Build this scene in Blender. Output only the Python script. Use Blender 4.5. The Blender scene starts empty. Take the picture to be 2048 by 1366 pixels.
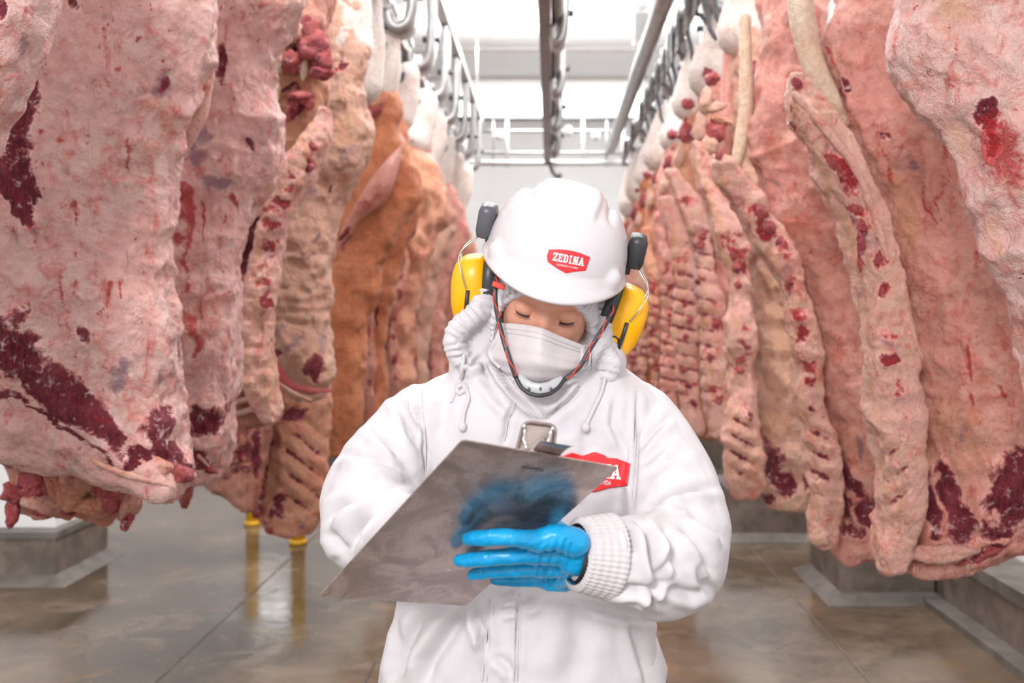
import bpy, bmesh, math, random
import numpy as np
from mathutils import Vector, Matrix
from mathutils.bvhtree import BVHTree

# ------------------------------------------------------------------ camera, world, lights
SC = bpy.context.scene
COL = SC.collection
FPX, VX, VY, CH = 2000.0, 1100.0, 640.0, 1.45      # focal length in px, vanishing point, camera height

cam_d = bpy.data.cameras.new('camera')
cam_d.sensor_width = 36.0
cam_d.lens = FPX / 2048.0 * 36.0
cam_d.shift_x = -(VX - 1024.0) / 2048.0
cam_d.shift_y = (VY - 683.0) / 2048.0
cam_d.clip_start = 0.05
cam_d.dof.use_dof = True
cam_d.dof.focus_distance = 1.68
cam_d.dof.aperture_fstop = 4.2
cam = bpy.data.objects.new('camera', cam_d)
cam.location = (0, 0, CH)
cam.rotation_euler = (math.pi / 2, 0, 0)
COL.objects.link(cam)
SC.camera = cam

w = bpy.data.worlds.new('world')
SC.world = w
w.use_nodes = True
bg = w.node_tree.nodes['Background']
bg.inputs[0].default_value = (1.0, 0.985, 0.98, 1)
bg.inputs[1].default_value = 0.98

SC.view_settings.view_transform = 'Standard'
SC.view_settings.look = 'None'
SC.view_settings.exposure = 0.36
SC.view_settings.gamma = 1.0
SC.view_settings.use_curve_mapping = False


def area(name, loc, target, sx, sy, power, col=(1, 1, 1)):
    d = bpy.data.lights.new(name, 'AREA')
    d.shape = 'RECTANGLE'
    d.size, d.size_y, d.energy, d.color = sx, sy, power, col
    o = bpy.data.objects.new(name, d)
    o.location = loc
    v = Vector(target) - Vector(loc)
    o.rotation_euler = v.to_track_quat('-Z', 'Y').to_euler()
    COL.objects.link(o)
    return o


area('added_key_light', (-1.2, -2.6, 3.2), (0.0, 3.0, 1.3), 0.8, 0.7, 135, (1.0, 0.985, 0.97))  # soft key light added behind the camera for brightness and fold shading
for k, yy in enumerate((3.4, 6.5, 10.5)):
    area('added_downlight', (0.0, yy, 4.3), (0.0, yy, 0), 3.0, 0.4, 115, (1.0, 0.99, 0.985))  # unseen light without a fixture, added to brighten rows and back wall
    area('added_uplight', (0.0, yy, 4.32), (0.0, yy, 9), 3.0, 0.4, 30, (1.0, 0.99, 0.985))  # aims upward, added only to whiten the ceiling; no luminaire there

# ------------------------------------------------------------------ helpers
def P(px, py, Y):
    """photograph pixel at distance Y -> world point"""
    return ((px - VX) / FPX * Y, Y, CH - (py - VY) / FPX * Y)


def proj(v):
    v = np.asarray(v)
    return np.stack([VX + FPX * v[:, 0] / v[:, 1], VY - FPX * (v[:, 2] - CH) / v[:, 1]], 1)


def _hash(ix, iy, iz, seed):
    n = (ix * 374761393 + iy * 668265263 + iz * 2147483647 + seed * 1274126177) & 0xFFFFFFFF
    n = ((n ^ (n >> 13)) * 1274126177) & 0xFFFFFFFF
    n = n ^ (n >> 16)
    return (n & 0xFFFF) / 65535.0


def vnoise(p, seed=0):
    p = np.asarray(p, dtype=np.float64)
    i = np.floor(p).astype(np.int64)
    f = p - i
    f = f * f * f * (f * (f * 6 - 15) + 10)
    r = 0
    for dx in (0, 1):
        wx = f[:, 0] if dx else 1 - f[:, 0]
        for dy in (0, 1):
            wy = f[:, 1] if dy else 1 - f[:, 1]
            for dz in (0, 1):
                wz = f[:, 2] if dz else 1 - f[:, 2]
                r = r + wx * wy * wz * _hash(i[:, 0] + dx, i[:, 1] + dy, i[:, 2] + dz, seed)
    return r * 2 - 1


def fbm(p, scale, octv=3, seed=0):
    p = np.asarray(p) * scale
    r, a = 0, 1.0
    for k in range(octv):
        r = r + a * vnoise(p + 17.3 * k, seed + k)
        p = p * 2.03
        a *= 0.5
    return r


def smooth1(a, n):
    if n < 1:
        return a
    k = np.hanning(2 * n + 3)[1:-1]
    k /= k.sum()
    return np.convolve(np.pad(a, n, mode='edge'), k, mode='valid')


def seg_dist(pts, poly):
    """distance of 2d points to a polyline, and parameter 0..1 along it"""
    poly = np.asarray(poly, float)
    L = np.linalg.norm(np.diff(poly, axis=0), axis=1)
    tot = max(L.sum(), 1e-9)
    best = np.full(len(pts), 1e9)
    par = np.zeros(len(pts))
    acc = 0
    for a, b, l in zip(poly[:-1], poly[1:], L):
        d = b - a
        t = np.clip(((pts - a) @ d) / max(d @ d, 1e-9), 0, 1)
        q = np.linalg.norm(pts - (a + t[:, None] * d), axis=1)
        m = q < best
        best = np.where(m, q, best)
        par = np.where(m, (acc + t * l) / tot, par)
        acc += l
    return best, par


def mesh_from(name, verts, faces, mat=None, smooth=True):
    me = bpy.data.meshes.new(name)
    verts = np.asarray(verts, dtype=np.float64)
    me.from_pydata(verts.tolist(), [], faces if isinstance(faces, list) else faces.tolist())
    if smooth:
        me.polygons.foreach_set('use_smooth', [True] * len(me.polygons))
    if mat:
        me.materials.append(mat)
    me.update()
    return me


def tag(o, label=None, cat=None, group=None, kind=None):
    if label: o['label'] = label
    if cat: o['category'] = cat
    if group: o['group'] = group
    if kind: o['kind'] = kind
    return o


def link(name, me, parent=None):
    o = bpy.data.objects.new(name, me)
    COL.objects.link(o)
    if parent is not None:
        o.parent = parent
    return o


def wloc(p):
    v = Vector((0, 0, 0))
    while p is not None:
        v += p.location
        p = p.parent
    return np.array(v)


def build(name, verts, faces, mat, parent=None, origin=None, smooth=True):
    """world-space verts -> object; origin at parent's or the given point"""
    verts = np.asarray(verts, float)
    if parent is not None:
        verts = verts - wloc(parent)
        me = mesh_from(name, verts, faces, mat, smooth)
        return link(name, me, parent)
    if origin is None:
        lo, hi = verts.min(0), verts.max(0)
        origin = np.array([(lo[0] + hi[0]) / 2, (lo[1] + hi[1]) / 2, lo[2]])
    me = mesh_from(name, verts - origin, faces, mat, smooth)
    o = link(name, me)
    o.location = Vector(origin)
    return o


def empty(name, loc):
    o = bpy.data.objects.new(name, None)
    o.empty_display_size = 0.1
    o.location = Vector(loc)
    COL.objects.link(o)
    return o


class MB:
    """mesh collector"""
    def __init__(s):
        s.v, s.f = [], []

    def add(s, v, f):
        n = len(s.v)
        s.v += [tuple(map(float, q)) for q in v]
        s.f += [tuple(int(i) + n for i in q) for q in f]
        return s

    def box(s, c, d, rot=None, bev=0.0):
        hx, hy, hz = d[0] / 2, d[1] / 2, d[2] / 2
        if bev <= 0:
            v = [(-hx, -hy, -hz), (hx, -hy, -hz), (hx, hy, -hz), (-hx, hy, -hz), (-hx, -hy, hz), (hx, -hy, hz), (hx, hy, hz), (-hx, hy, hz)]
            f = [(0, 3, 2, 1), (4, 5, 6, 7), (0, 1, 5, 4), (1, 2, 6, 5), (2, 3, 7, 6), (3, 0, 4, 7)]
        else:
            bm = bmesh.new()
            bmesh.ops.create_cube(bm, size=1)
            for q in bm.verts:
                q.co = Vector((q.co.x * d[0], q.co.y * d[1], q.co.z * d[2]))
            bmesh.ops.bevel(bm, geom=list(bm.edges), offset=bev, segments=2, affect='EDGES', profile=0.6)
            v = [tuple(q.co) for q in bm.verts]
            bm.verts.index_update()
            f = [[q.index for q in p.verts] for p in bm.faces]
            bm.free()
        v = [Vector(q) for q in v]
        if rot is not None:
            v = [rot @ q for q in v]
        c = Vector(c)
        return s.add([q + c for q in v], f)

    def tube(s, pts, rad, n=12, cap=True, flat=1.0, up=None):
        v, f = tube(pts, rad, n, cap, flat, up)
        return s.add(v, f)

    def build(s, name, mat, parent=None, origin=None, smooth=True):
        return build(name, np.array(s.v), s.f, mat, parent, origin, smooth)


def resample(pts, n):
    pts = np.asarray(pts, float)
    d = np.r_[0, np.cumsum(np.linalg.norm(np.diff(pts[:, :3], axis=0), axis=1))]
    t = np.linspace(0, d[-1], n)
    out = np.stack([np.interp(t, d, pts[:, k]) for k in range(pts.shape[1])], 1)
    s = max(1, n // (2 * len(pts)))
    sm = np.stack([smooth1(out[:, k], s) for k in range(pts.shape[1])], 1)
    sm[0], sm[-1] = out[0], out[-1]
    return sm


def tube(pts, rad, n=12, cap=True, flat=1.0, up=None, round_end=False):
    """tube along points; rad scalar or list; flat squeezes the second axis"""
    pts = np.asarray(pts, float)
    m = len(pts)
    rad = np.full(m, rad, float) if np.isscalar(rad) else np.asarray(rad, float)
    if round_end:
        d0 = pts[0] - pts[1]; d0 /= np.linalg.norm(d0)
        d1 = pts[-1] - pts[-2]; d1 /= np.linalg.norm(d1)
        a = np.array([0.97, 0.8, 0.5])
        pre = [(pts[0] + d0 * rad[0] * q, rad[0] * math.sqrt(1 - q * q)) for q in a[0:3]]
        post = [(pts[-1] + d1 * rad[-1] * q, rad[-1] * math.sqrt(1 - q * q)) for q in a[::-1]]
        pts = np.array([p for p, _ in pre] + list(pts) + [p for p, _ in post])
        rad = np.array([r for _, r in pre] + list(rad) + [r for _, r in post])
        m = len(pts)
    tan = np.gradient(pts, axis=0)
    tan /= np.maximum(np.linalg.norm(tan, axis=1, keepdims=True), 1e-9)
    ref = np.array(up if up is not None else ((0, 0, 1) if abs(tan[0][2]) < 0.9 else (0, 1, 0)), float)
    V = []
    a = np.linspace(0, 2 * math.pi, n, endpoint=False)
    for i in range(m):
        t = tan[i]
        u = ref - t * (ref @ t)
        u /= max(np.linalg.norm(u), 1e-9)
        if up is None:
            ref = u
        b = np.cross(t, u)
        V.append(pts[i] + rad[i] * (np.cos(a)[:, None] * u * flat + np.sin(a)[:, None] * b))
    V = np.concatenate(V)
    F = []
    for i in range(m - 1):
        for k in range(n):
            k2 = (k + 1) % n
            F.append((i * n + k, i * n + k2, (i + 1) * n + k2, (i + 1) * n + k))
    if cap:
        F.append(tuple(range(n - 1, -1, -1)))
        F.append(tuple((m - 1) * n + k for k in range(n)))
    return V, F


def ellipsoid(c, r, nu=24, nv=16, rot=None):
    V = [(0, 0, -1)]
    for j in range(1, nv):
        t = -math.pi / 2 + math.pi * j / nv
        for i in range(nu):
            a = 2 * math.pi * i / nu
            V.append((math.cos(t) * math.cos(a), math.cos(t) * math.sin(a), math.sin(t)))
    V.append((0, 0, 1))
    V = np.array(V) * np.array(r)
    if rot is not None:
        V = V @ np.array(rot.to_3x3() if hasattr(rot, 'to_3x3') else rot).T
    V = V + np.array(c)
    F = []
    for i in range(nu):
        F.append((0, 1 + (i + 1) % nu, 1 + i))
    for j in range(nv - 2):
        for i in range(nu):
            a, b = 1 + j * nu + i, 1 + j * nu + (i + 1) % nu
            F.append((a, b, b + nu, a + nu))
    n = 1 + (nv - 2) * nu
    for i in range(nu):
        F.append((n + i, n + (i + 1) % nu, n + nu))
    return V, F


def loft_px(rows, Yc, nv, nu, expo=0.85, smooth=0.03, cap_n=6, cap_h=0.045):
    """body lofted from horizontal slices (py, xl, xr, half depth[, dY]); closed with rounded ends"""
    rows = np.array([list(r) + [0] * (5 - len(r)) for r in rows], float)
    py = np.linspace(rows[0, 0], rows[-1, 0], nv)
    xl, xr, b, dY = (smooth1(np.interp(py, rows[:, 0], rows[:, k]), int(nv * smooth)) for k in (1, 2, 3, 4))
    a = np.linspace(0, 2 * math.pi, nu, endpoint=False)
    ca = np.sign(np.cos(a)) * np.abs(np.cos(a)) ** expo
    sa = np.sign(np.sin(a)) * np.abs(np.sin(a)) ** expo
    V, T, A = [], [], []
    seq = [(0, q) for q in np.linspace(0.25, 0.97, cap_n)] + [(i, 1.0) for i in range(nv)] + [(nv - 1, q) for q in np.linspace(0.97, 0.25, cap_n)]
    hz0 = hz1 = 0.03
    for i, q in seq:
        Yi = Yc + dY[i]
        cx = ((xl[i] + xr[i]) / 2 - VX) / FPX * Yi
        hw = (xr[i] - xl[i]) / 2 / FPX * Yi
        z = CH - (py[i] - VY) / FPX * Yi
        if q < 1:
            h = min(cap_h, hw * 0.6, b[i] * 0.6) * math.sqrt(1 - q * q)
            z += h if i == 0 else -h
        V.append(np.stack([cx + hw * q * ca, Yi + b[i] * q * sa, np.full(nu, z)], 1))
    m = len(seq)
    V = np.concatenate(V)
    F = []
    for i in range(m - 1):
        for k in range(nu):
            k2 = (k + 1) % nu
            F.append((i * nu + k, (i + 1) * nu + k, (i + 1) * nu + k2, i * nu + k2))
    F.append(tuple(range(nu)))
    F.append(tuple((m - 1) * nu + k for k in range(nu - 1, -1, -1)))
    return V, F


def normals_of(V, F):
    me = mesh_from('tmp', V, F, None, False)
    n = np.zeros(len(me.vertices) * 3)
    me.vertices.foreach_get('normal', n)
    bpy.data.meshes.remove(me)
    return n.reshape(-1, 3)


def remesh(parts, voxel, smooth_it=4, factor=0.5):
    """union of closed shapes -> one continuous surface (verts, faces)"""
    mb = MB()
    for v, f in parts:
        mb.add(v, f)
    me = mesh_from('tmp', np.array(mb.v), mb.f, None, False)
    bm = bmesh.new(); bm.from_mesh(me)
    o = bpy.data.objects.new('tmp', me)
    COL.objects.link(o)
    bm.free()
    md = o.modifiers.new('r', 'REMESH')
    md.mode = 'VOXEL'
    md.voxel_size = voxel
    if smooth_it:
        ms = o.modifiers.new('s', 'SMOOTH')
        ms.factor, ms.iterations = factor, smooth_it
    dg = bpy.context.evaluated_depsgraph_get()
    ev = o.evaluated_get(dg)
    m2 = ev.to_mesh()
    V = np.zeros(len(m2.vertices) * 3)
    m2.vertices.foreach_get('co', V)
    N = np.zeros(len(m2.vertices) * 3)
    m2.vertices.foreach_get('normal', N)
    F = [tuple(p.vertices) for p in m2.polygons]
    ev.to_mesh_clear()
    bpy.data.objects.remove(o)
    bpy.data.meshes.remove(me)
    return V.reshape(-1, 3), F, N.reshape(-1, 3)


# ------------------------------------------------------------------ materials
def new_mat(name):
    m = bpy.data.materials.new(name)
    m.use_nodes = True
    nt = m.node_tree
    return m, nt, nt.nodes['Principled BSDF']


def node(nt, typ, **kw):
    n = nt.nodes.new(typ)
    for k, v in kw.items():
        setattr(n, k, v)
    return n


def rgba(c):
    return (c[0], c[1], c[2], 1)


def noise_n(nt, vec, scale, detail=4, rough=0.55, dist=0.0):
    n = node(nt, 'ShaderNodeTexNoise')
    n.inputs['Scale'].default_value = scale
    n.inputs['Detail'].default_value = detail
    n.inputs['Roughness'].default_value = rough
    n.inputs['Distortion'].default_value = dist
    nt.links.new(vec, n.inputs['Vector'])
    return n.outputs['Fac']


def math_n(nt, op, a, b=None, c=None, clamp=False):
    n = node(nt, 'ShaderNodeMath', operation=op, use_clamp=clamp)
    for i, q in enumerate((a, b, c)):
        if q is None:
            continue
        if isinstance(q, (int, float)):
            n.inputs[i].default_value = q
        else:
            nt.links.new(q, n.inputs[i])
    return n.outputs[0]


def smoothstep_n(nt, v, lo, hi):
    n = node(nt, 'ShaderNodeMapRange', interpolation_type='SMOOTHSTEP')
    nt.links.new(v, n.inputs['Value'])
    n.inputs['From Min'].default_value = lo
    n.inputs['From Max'].default_value = hi
    return n.outputs['Result']


def mix_n(nt, fac, a, b):
    n = node(nt, 'ShaderNodeMix', data_type='RGBA')
    for s, q in (('Factor', fac), ('A', a), ('B', b)):
        i = [x for x in n.inputs if x.name == s and (s == 'Factor' and x.type == 'VALUE' or s != 'Factor' and x.type == 'RGBA')][0]
        if isinstance(q, (int, float)):
            i.default_value = q
        elif isinstance(q, tuple):
            i.default_value = rgba(q)
        else:
            nt.links.new(q, i)
    return [x for x in n.outputs if x.type == 'RGBA'][0]


def bump_n(nt, bsdf, h, strength, dist):
    b = node(nt, 'ShaderNodeBump')
    b.inputs['Strength'].default_value = strength
    b.inputs['Distance'].default_value = dist
    nt.links.new(h, b.inputs['Height'])
    nt.links.new(b.outputs[0], bsdf.inputs['Normal'])


def coords(nt):
    tc = node(nt, 'ShaderNodeTexCoord')
    oi = node(nt, 'ShaderNodeObjectInfo')
    va = node(nt, 'ShaderNodeVectorMath', operation='ADD')
    sc = node(nt, 'ShaderNodeMath', operation='MULTIPLY')
    nt.links.new(oi.outputs['Random'], sc.inputs[0])
    sc.inputs[1].default_value = 37.0
    nt.links.new(tc.outputs['Object'], va.inputs[0])
    nt.links.new(sc.outputs[0], va.inputs[1])
    return va.outputs[0]


def simple_mat(name, col, rough=0.5, metal=0.0, var=0.06, scale=30, bump=0.0, bscale=200, spec=0.5, col2=None):
    m, nt, b = new_mat(name)
    v = coords(nt)
    f = noise_n(nt, v, scale, 4)
    c2 = col2 if col2 else tuple(max(0, q * (1 - var * 2)) for q in col)
    nt.links.new(mix_n(nt, smoothstep_n(nt, f, 0.3, 0.7), c2, col), b.inputs['Base Color'])
    b.inputs['Roughness'].default_value = rough
    b.inputs['Metallic'].default_value = metal
    b.inputs['Specular IOR Level'].default_value = spec
    if bump:
        bump_n(nt, b, noise_n(nt, v, bscale, 3), bump, 0.002)
    return m


def meat_mat(name, fat1, fat2, mus1=(0.29, 0.038, 0.055), mus2=(0.12, 0.013, 0.026), tan=(0.82, 0.44, 0.24), speck=0.5, mottle=0.5):
    """fat with muscle, tan, blood and bruise areas given by the 'mask' attribute (r muscle, g tan, b blood, a bruise)"""
    m, nt, b = new_mat(name)
    v = coords(nt)
    at = node(nt, 'ShaderNodeAttribute', attribute_name='mask')
    sp = node(nt, 'ShaderNodeSeparateColor')
    nt.links.new(at.outputs['Color'], sp.inputs[0])
    R, G, B, A = sp.outputs[0], sp.outputs[1], sp.outputs[2], at.outputs['Alpha']
    n_lo = noise_n(nt, v, 6, 5, 0.6, 0.5)
    n_mid = noise_n(nt, v, 20, 7, 0.7, 0.7)
    n_hi = noise_n(nt, v, 75, 6, 0.7, 0.3)
    n_vf = noise_n(nt, v, 240, 3, 0.6)
    # stretched fibres and drips
    def stretched(sx, sz, ry, scale, det=4):
        mp = node(nt, 'ShaderNodeMapping')
        mp.inputs['Scale'].default_value = (sx, sx, sz)
        mp.inputs['Rotation'].default_value = (0, ry, 0)
        nt.links.new(v, mp.inputs['Vector'])
        return noise_n(nt, mp.outputs[0], scale, det, 0.65, 0.5)
    fib = stretched(60, 7, 0.5, 3.0)
    drip = stretched(30, 7, 0.1, 1.0, 5)
    # fat
    fat = mix_n(nt, smoothstep_n(nt, n_lo, 0.35, 0.65), fat1, fat2)
    red_tint = (fat1[0] * 0.86, fat1[1] * 0.38, fat1[2] * 0.38)
    fat = mix_n(nt, math_n(nt, 'MULTIPLY', smoothstep_n(nt, math_n(nt, 'ADD', math_n(nt, 'MULTIPLY', n_mid, 0.55), math_n(nt, 'MULTIPLY', n_lo, 0.45)), 0.47, 0.62), mottle), fat, red_tint)
    fat = mix_n(nt, math_n(nt, 'MULTIPLY', smoothstep_n(nt, drip, 0.56, 0.70), mottle), fat, (fat1[0] * 0.80, fat1[1] * 0.28, fat1[2] * 0.28))
    white = tuple(min(0.97, q * 1.10 + 0.05) for q in fat1)
    fat = mix_n(nt, math_n(nt, 'MULTIPLY', smoothstep_n(nt, n_hi, 0.46, 0.62), 0.6), fat, white)
    fat = mix_n(nt, math_n(nt, 'MULTIPLY', smoothstep_n(nt, n_lo, 0.54, 0.72), 0.35), fat, (fat1[0] * 0.95, fat1[1] * 0.92, fat1[2] * 0.70))
    tn = math_n(nt, 'MULTIPLY', G, math_n(nt, 'MULTIPLY_ADD', smoothstep_n(nt, n_mid, 0.35, 0.65), 0.5, 0.5))
    fat = mix_n(nt, tn, fat, tan)
    # bruises
    br = math_n(nt, 'ADD', A, math_n(nt, 'MULTIPLY', math_n(nt, 'SUBTRACT', n_mid, 0.5), 2.0))
    fat = mix_n(nt, math_n(nt, 'MULTIPLY', smoothstep_n(nt, br, 0.2, 0.95), 0.75), fat, (0.28, 0.17, 0.25))
    # small blood specks
    vo = node(nt, 'ShaderNodeTexVoronoi')
    vo.inputs['Scale'].default_value = 30
    wv = node(nt, 'ShaderNodeVectorMath', operation='MULTIPLY_ADD')
    nz = node(nt, 'ShaderNodeTexNoise')
    nz.inputs['Scale'].default_value = 45
    nt.links.new(v, nz.inputs['Vector'])
    nt.links.new(nz.outputs['Color'], wv.inputs[0])
    wv.inputs[1].default_value = (0.05, 0.05, 0.05)
    nt.links.new(v, wv.inputs[2])
    nt.links.new(wv.outputs[0], vo.inputs['Vector'])
    spk = math_n(nt, 'MULTIPLY', smoothstep_n(nt, vo.outputs['Distance'], 0.20, 0.10), smoothstep_n(nt, noise_n(nt, v, 9, 2), 0.50, 0.62))
    fat = mix_n(nt, math_n(nt, 'MULTIPLY', spk, speck), fat, (0.55, 0.03, 0.03))
    # muscle
    mus = mix_n(nt, smoothstep_n(nt, fib, 0.35, 0.65), mus2, mus1)
    mus = mix_n(nt, math_n(nt, 'MULTIPLY', smoothstep_n(nt, n_lo, 0.45, 0.68), 0.45), mus, (mus1[0] * 1.6, mus1[1] * 2.8, mus1[2] * 2.6))
    mus = mix_n(nt, math_n(nt, 'MULTIPLY', smoothstep_n(nt, noise_n(nt, v, 34, 6, 0.68, 0.6), 0.56, 0.66), 0.9), mus, (0.86, 0.58, 0.57))
    me = math_n(nt, 'ADD', R, math_n(nt, 'MULTIPLY', math_n(nt, 'SUBTRACT', n_mid, 0.5), 1.5))
    me = math_n(nt, 'ADD', me, math_n(nt, 'MULTIPLY', math_n(nt, 'SUBTRACT', n_hi, 0.5), 0.7))
    mfac = smoothstep_n(nt, me, 0.36, 0.68)
    c = mix_n(nt, mfac, fat, mus)
    # blood
    be = math_n(nt, 'ADD', B, math_n(nt, 'MULTIPLY', math_n(nt, 'SUBTRACT', n_hi, 0.5), 1.6))
    be = math_n(nt, 'ADD', be, math_n(nt, 'MULTIPLY', math_n(nt, 'SUBTRACT', n_mid, 0.5), 1.2))
    bfac = smoothstep_n(nt, be, 0.30, 0.95)
    blood = mix_n(nt, smoothstep_n(nt, n_vf, 0.35, 0.65), (0.40, 0.012, 0.018), (0.68, 0.07, 0.07))
    c = mix_n(nt, math_n(nt, 'MULTIPLY', bfac, 0.88), c, blood)
    nt.links.new(c, b.inputs['Base Color'])
    rg = math_n(nt, 'MULTIPLY_ADD', n_mid, 0.45, 0.10)
    nt.links.new(rg, b.inputs['Roughness'])
    b.inputs['Specular IOR Level'].default_value = 0.32
    h = math_n(nt, 'ADD', math_n(nt, 'MULTIPLY', n_mid, 1.0), math_n(nt, 'MULTIPLY', n_hi, 0.6))
    h = math_n(nt, 'ADD', h, math_n(nt, 'MULTIPLY', n_vf, 0.16))
    h = math_n(nt, 'ADD', h, math_n(nt, 'MULTIPLY', mfac, -0.22))
    h = math_n(nt, 'ADD', h, math_n(nt, 'MULTIPLY', stretched(16, 5, 0.35, 1.0, 4), 1.2))
    bump_n(nt, b, h, 1.0, 0.024)
    return m


MEAT = dict(
    pink=meat_mat('fat_pink', (0.97, 0.53, 0.48), (0.98, 0.72, 0.65), speck=0.8, mottle=0.8),
    rose=meat_mat('fat_rose', (0.93, 0.40, 0.33), (0.96, 0.56, 0.45), speck=0.5, mottle=0.7),
    tan=meat_mat('fat_tan', (0.82, 0.47, 0.34), (0.78, 0.52, 0.40), speck=0.3, mottle=0.45),
    orange=meat_mat('fat_orange', (0.76, 0.29, 0.14), (0.62, 0.23, 0.11), speck=0.2, mottle=0.45),
    peach=meat_mat('fat_peach', (0.84, 0.43, 0.29), (0.78, 0.36, 0.22), speck=0.3, mottle=0.6),
    spine=meat_mat('spine_fat', (0.94, 0.50, 0.43), (0.94, 0.60, 0.44), speck=0.3, mottle=0.8),
    inner=meat_mat('rib_inside', (0.74, 0.36, 0.28), (0.66, 0.30, 0.20), speck=0.4, mottle=0.8),
    lean=meat_mat('lean_meat', (0.42, 0.07, 0.075), (0.50, 0.13, 0.12), speck=0.2, mottle=0.6),
    bone=meat_mat('rib_bone', (0.86, 0.52, 0.42), (0.80, 0.50, 0.34), speck=0.1, mottle=0.4),
    white=meat_mat('shank_fat', (0.95, 0.84, 0.79), (0.93, 0.78, 0.70), speck=0.15, mottle=0.25),
    tendon=meat_mat('tendon', (0.93, 0.72, 0.54), (0.90, 0.64, 0.46), speck=0.05, mottle=0.2),
)
M_white = simple_mat('jacket_fabric', (0.585, 0.555, 0.58), 0.62, var=0.015, scale=60, bump=0.15, bscale=900, spec=0.35)
M_knit = simple_mat('knit_cuff', (0.59, 0.55, 0.565), 0.75, var=0.03, scale=80, bump=0.3, bscale=700, spec=0.3)
M_helmet = simple_mat('helmet_plastic', (0.60, 0.56, 0.585), 0.22, var=0.01, spec=0.5)
M_mask = simple_mat('mask_fabric', (0.60, 0.545, 0.56), 0.8, var=0.02, scale=150, bump=0.12, bscale=1200, spec=0.2)
M_skin = simple_mat('skin', (0.64, 0.30, 0.20), 0.48, var=0.08, scale=40, bump=0.06, bscale=800, spec=0.4)
M_lash = simple_mat('lash', (0.02, 0.012, 0.01), 0.6)
M_black = simple_mat('black_plastic', (0.03, 0.03, 0.035), 0.4)
M_dark = simple_mat('dark_grey_plastic', (0.09, 0.09, 0.105), 0.35)
M_red = simple_mat('red_cord', (0.70, 0.06, 0.04), 0.6)
M_badge = simple_mat('badge_red', (0.74, 0.022, 0.03), 0.5, var=0.04, bump=0.1, bscale=1500)
M_badge_w = simple_mat('badge_white', (0.86, 0.83, 0.83), 0.6, var=0.01)
M_yellow = simple_mat('earmuff_yellow', (0.92, 0.43, 0.0), 0.35, var=0.03)
M_wire = simple_mat('steel_wire', (0.62, 0.60, 0.58), 0.3, metal=0.9)
M_cup = simple_mat('chin_cup_plastic', (0.46, 0.46, 0.48), 0.3, var=0.03)
M_glove = simple_mat('blue_nitrile', (0.0, 0.32, 0.66), 0.36, var=0.08, scale=25, bump=0.25, bscale=120, spec=0.5)
M_steel = simple_mat('galvanised_steel', (0.46, 0.46, 0.46), 0.4, metal=0.6, var=0.12, scale=12)
M_lsteel = simple_mat('pale_steel', (0.70, 0.70, 0.70), 0.45, metal=0.3, var=0.08, scale=12)
M_rail = simple_mat('rail_brown_steel', (0.34, 0.26, 0.24), 0.45, metal=0.5, var=0.2, scale=20)
M_hook = simple_mat('dark_hook_steel', (0.13, 0.13, 0.14), 0.4, metal=0.6, var=0.2, scale=30)
M_wall = simple_mat('white_panel', (0.86, 0.87, 0.88), 0.5, var=0.01, scale=3)
M_ceil = simple_mat('ceiling_panel', (0.88, 0.88, 0.88), 0.6, var=0.01, scale=3)
M_seam = simple_mat('panel_seam', (0.66, 0.62, 0.59), 0.6)
M_kerb = simple_mat('kerb_concrete', (0.23, 0.19, 0.16), 0.6, var=0.25, scale=9, bump=0.2, bscale=60, col2=(0.13, 0.105, 0.085))
M_kerbl = simple_mat('kerb_cap_concrete', (0.20, 0.18, 0.16), 0.5, var=0.2, scale=8, bump=0.15, bscale=60)
M_post = simple_mat('bollard_yellow', (0.85, 0.50, 0.02), 0.4)


def floor_mat():
    m, nt, b = new_mat('wet_concrete')
    tc = node(nt, 'ShaderNodeTexCoord')
    v = tc.outputs['Object']
    n1 = noise_n(nt, v, 0.9, 5, 0.6, 0.6)
    n2 = noise_n(nt, v, 4.0, 6, 0.65, 0.5)
    n3 = noise_n(nt, v, 22, 4, 0.6)
    c = mix_n(nt, smoothstep_n(nt, n1, 0.32, 0.68), (0.042, 0.026, 0.014), (0.17, 0.128, 0.09))
    c = mix_n(nt, math_n(nt, 'MULTIPLY', smoothstep_n(nt, n2, 0.45, 0.7), 0.5), c, (0.28, 0.215, 0.155))
    c = mix_n(nt, math_n(nt, 'MULTIPLY', smoothstep_n(nt, noise_n(nt, v, 2.3, 5, 0.6, 0.8), 0.56, 0.72), 0.6), c, (0.24, 0.13, 0.045))
    c = mix_n(nt, math_n(nt, 'MULTIPLY', n3, 0.25), c, (0.16, 0.13, 0.11))
    nt.links.new(c, b.inputs['Base Color'])
    rg = node(nt, 'ShaderNodeMapRange')
    nt.links.new(n2, rg.inputs['Value'])
    rg.inputs['From Min'].default_value = 0.35
    rg.inputs['From Max'].default_value = 0.7
    rg.inputs['To Min'].default_value = 0.06
    rg.inputs['To Max'].default_value = 0.24
    nt.links.new(rg.outputs[0], b.inputs['Roughness'])
    b.inputs['Specular IOR Level'].default_value = 0.42
    bump_n(nt, b, math_n(nt, 'ADD', n2, math_n(nt, 'MULTIPLY', n3, 0.3)), 0.12, 0.01)
    return m


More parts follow.
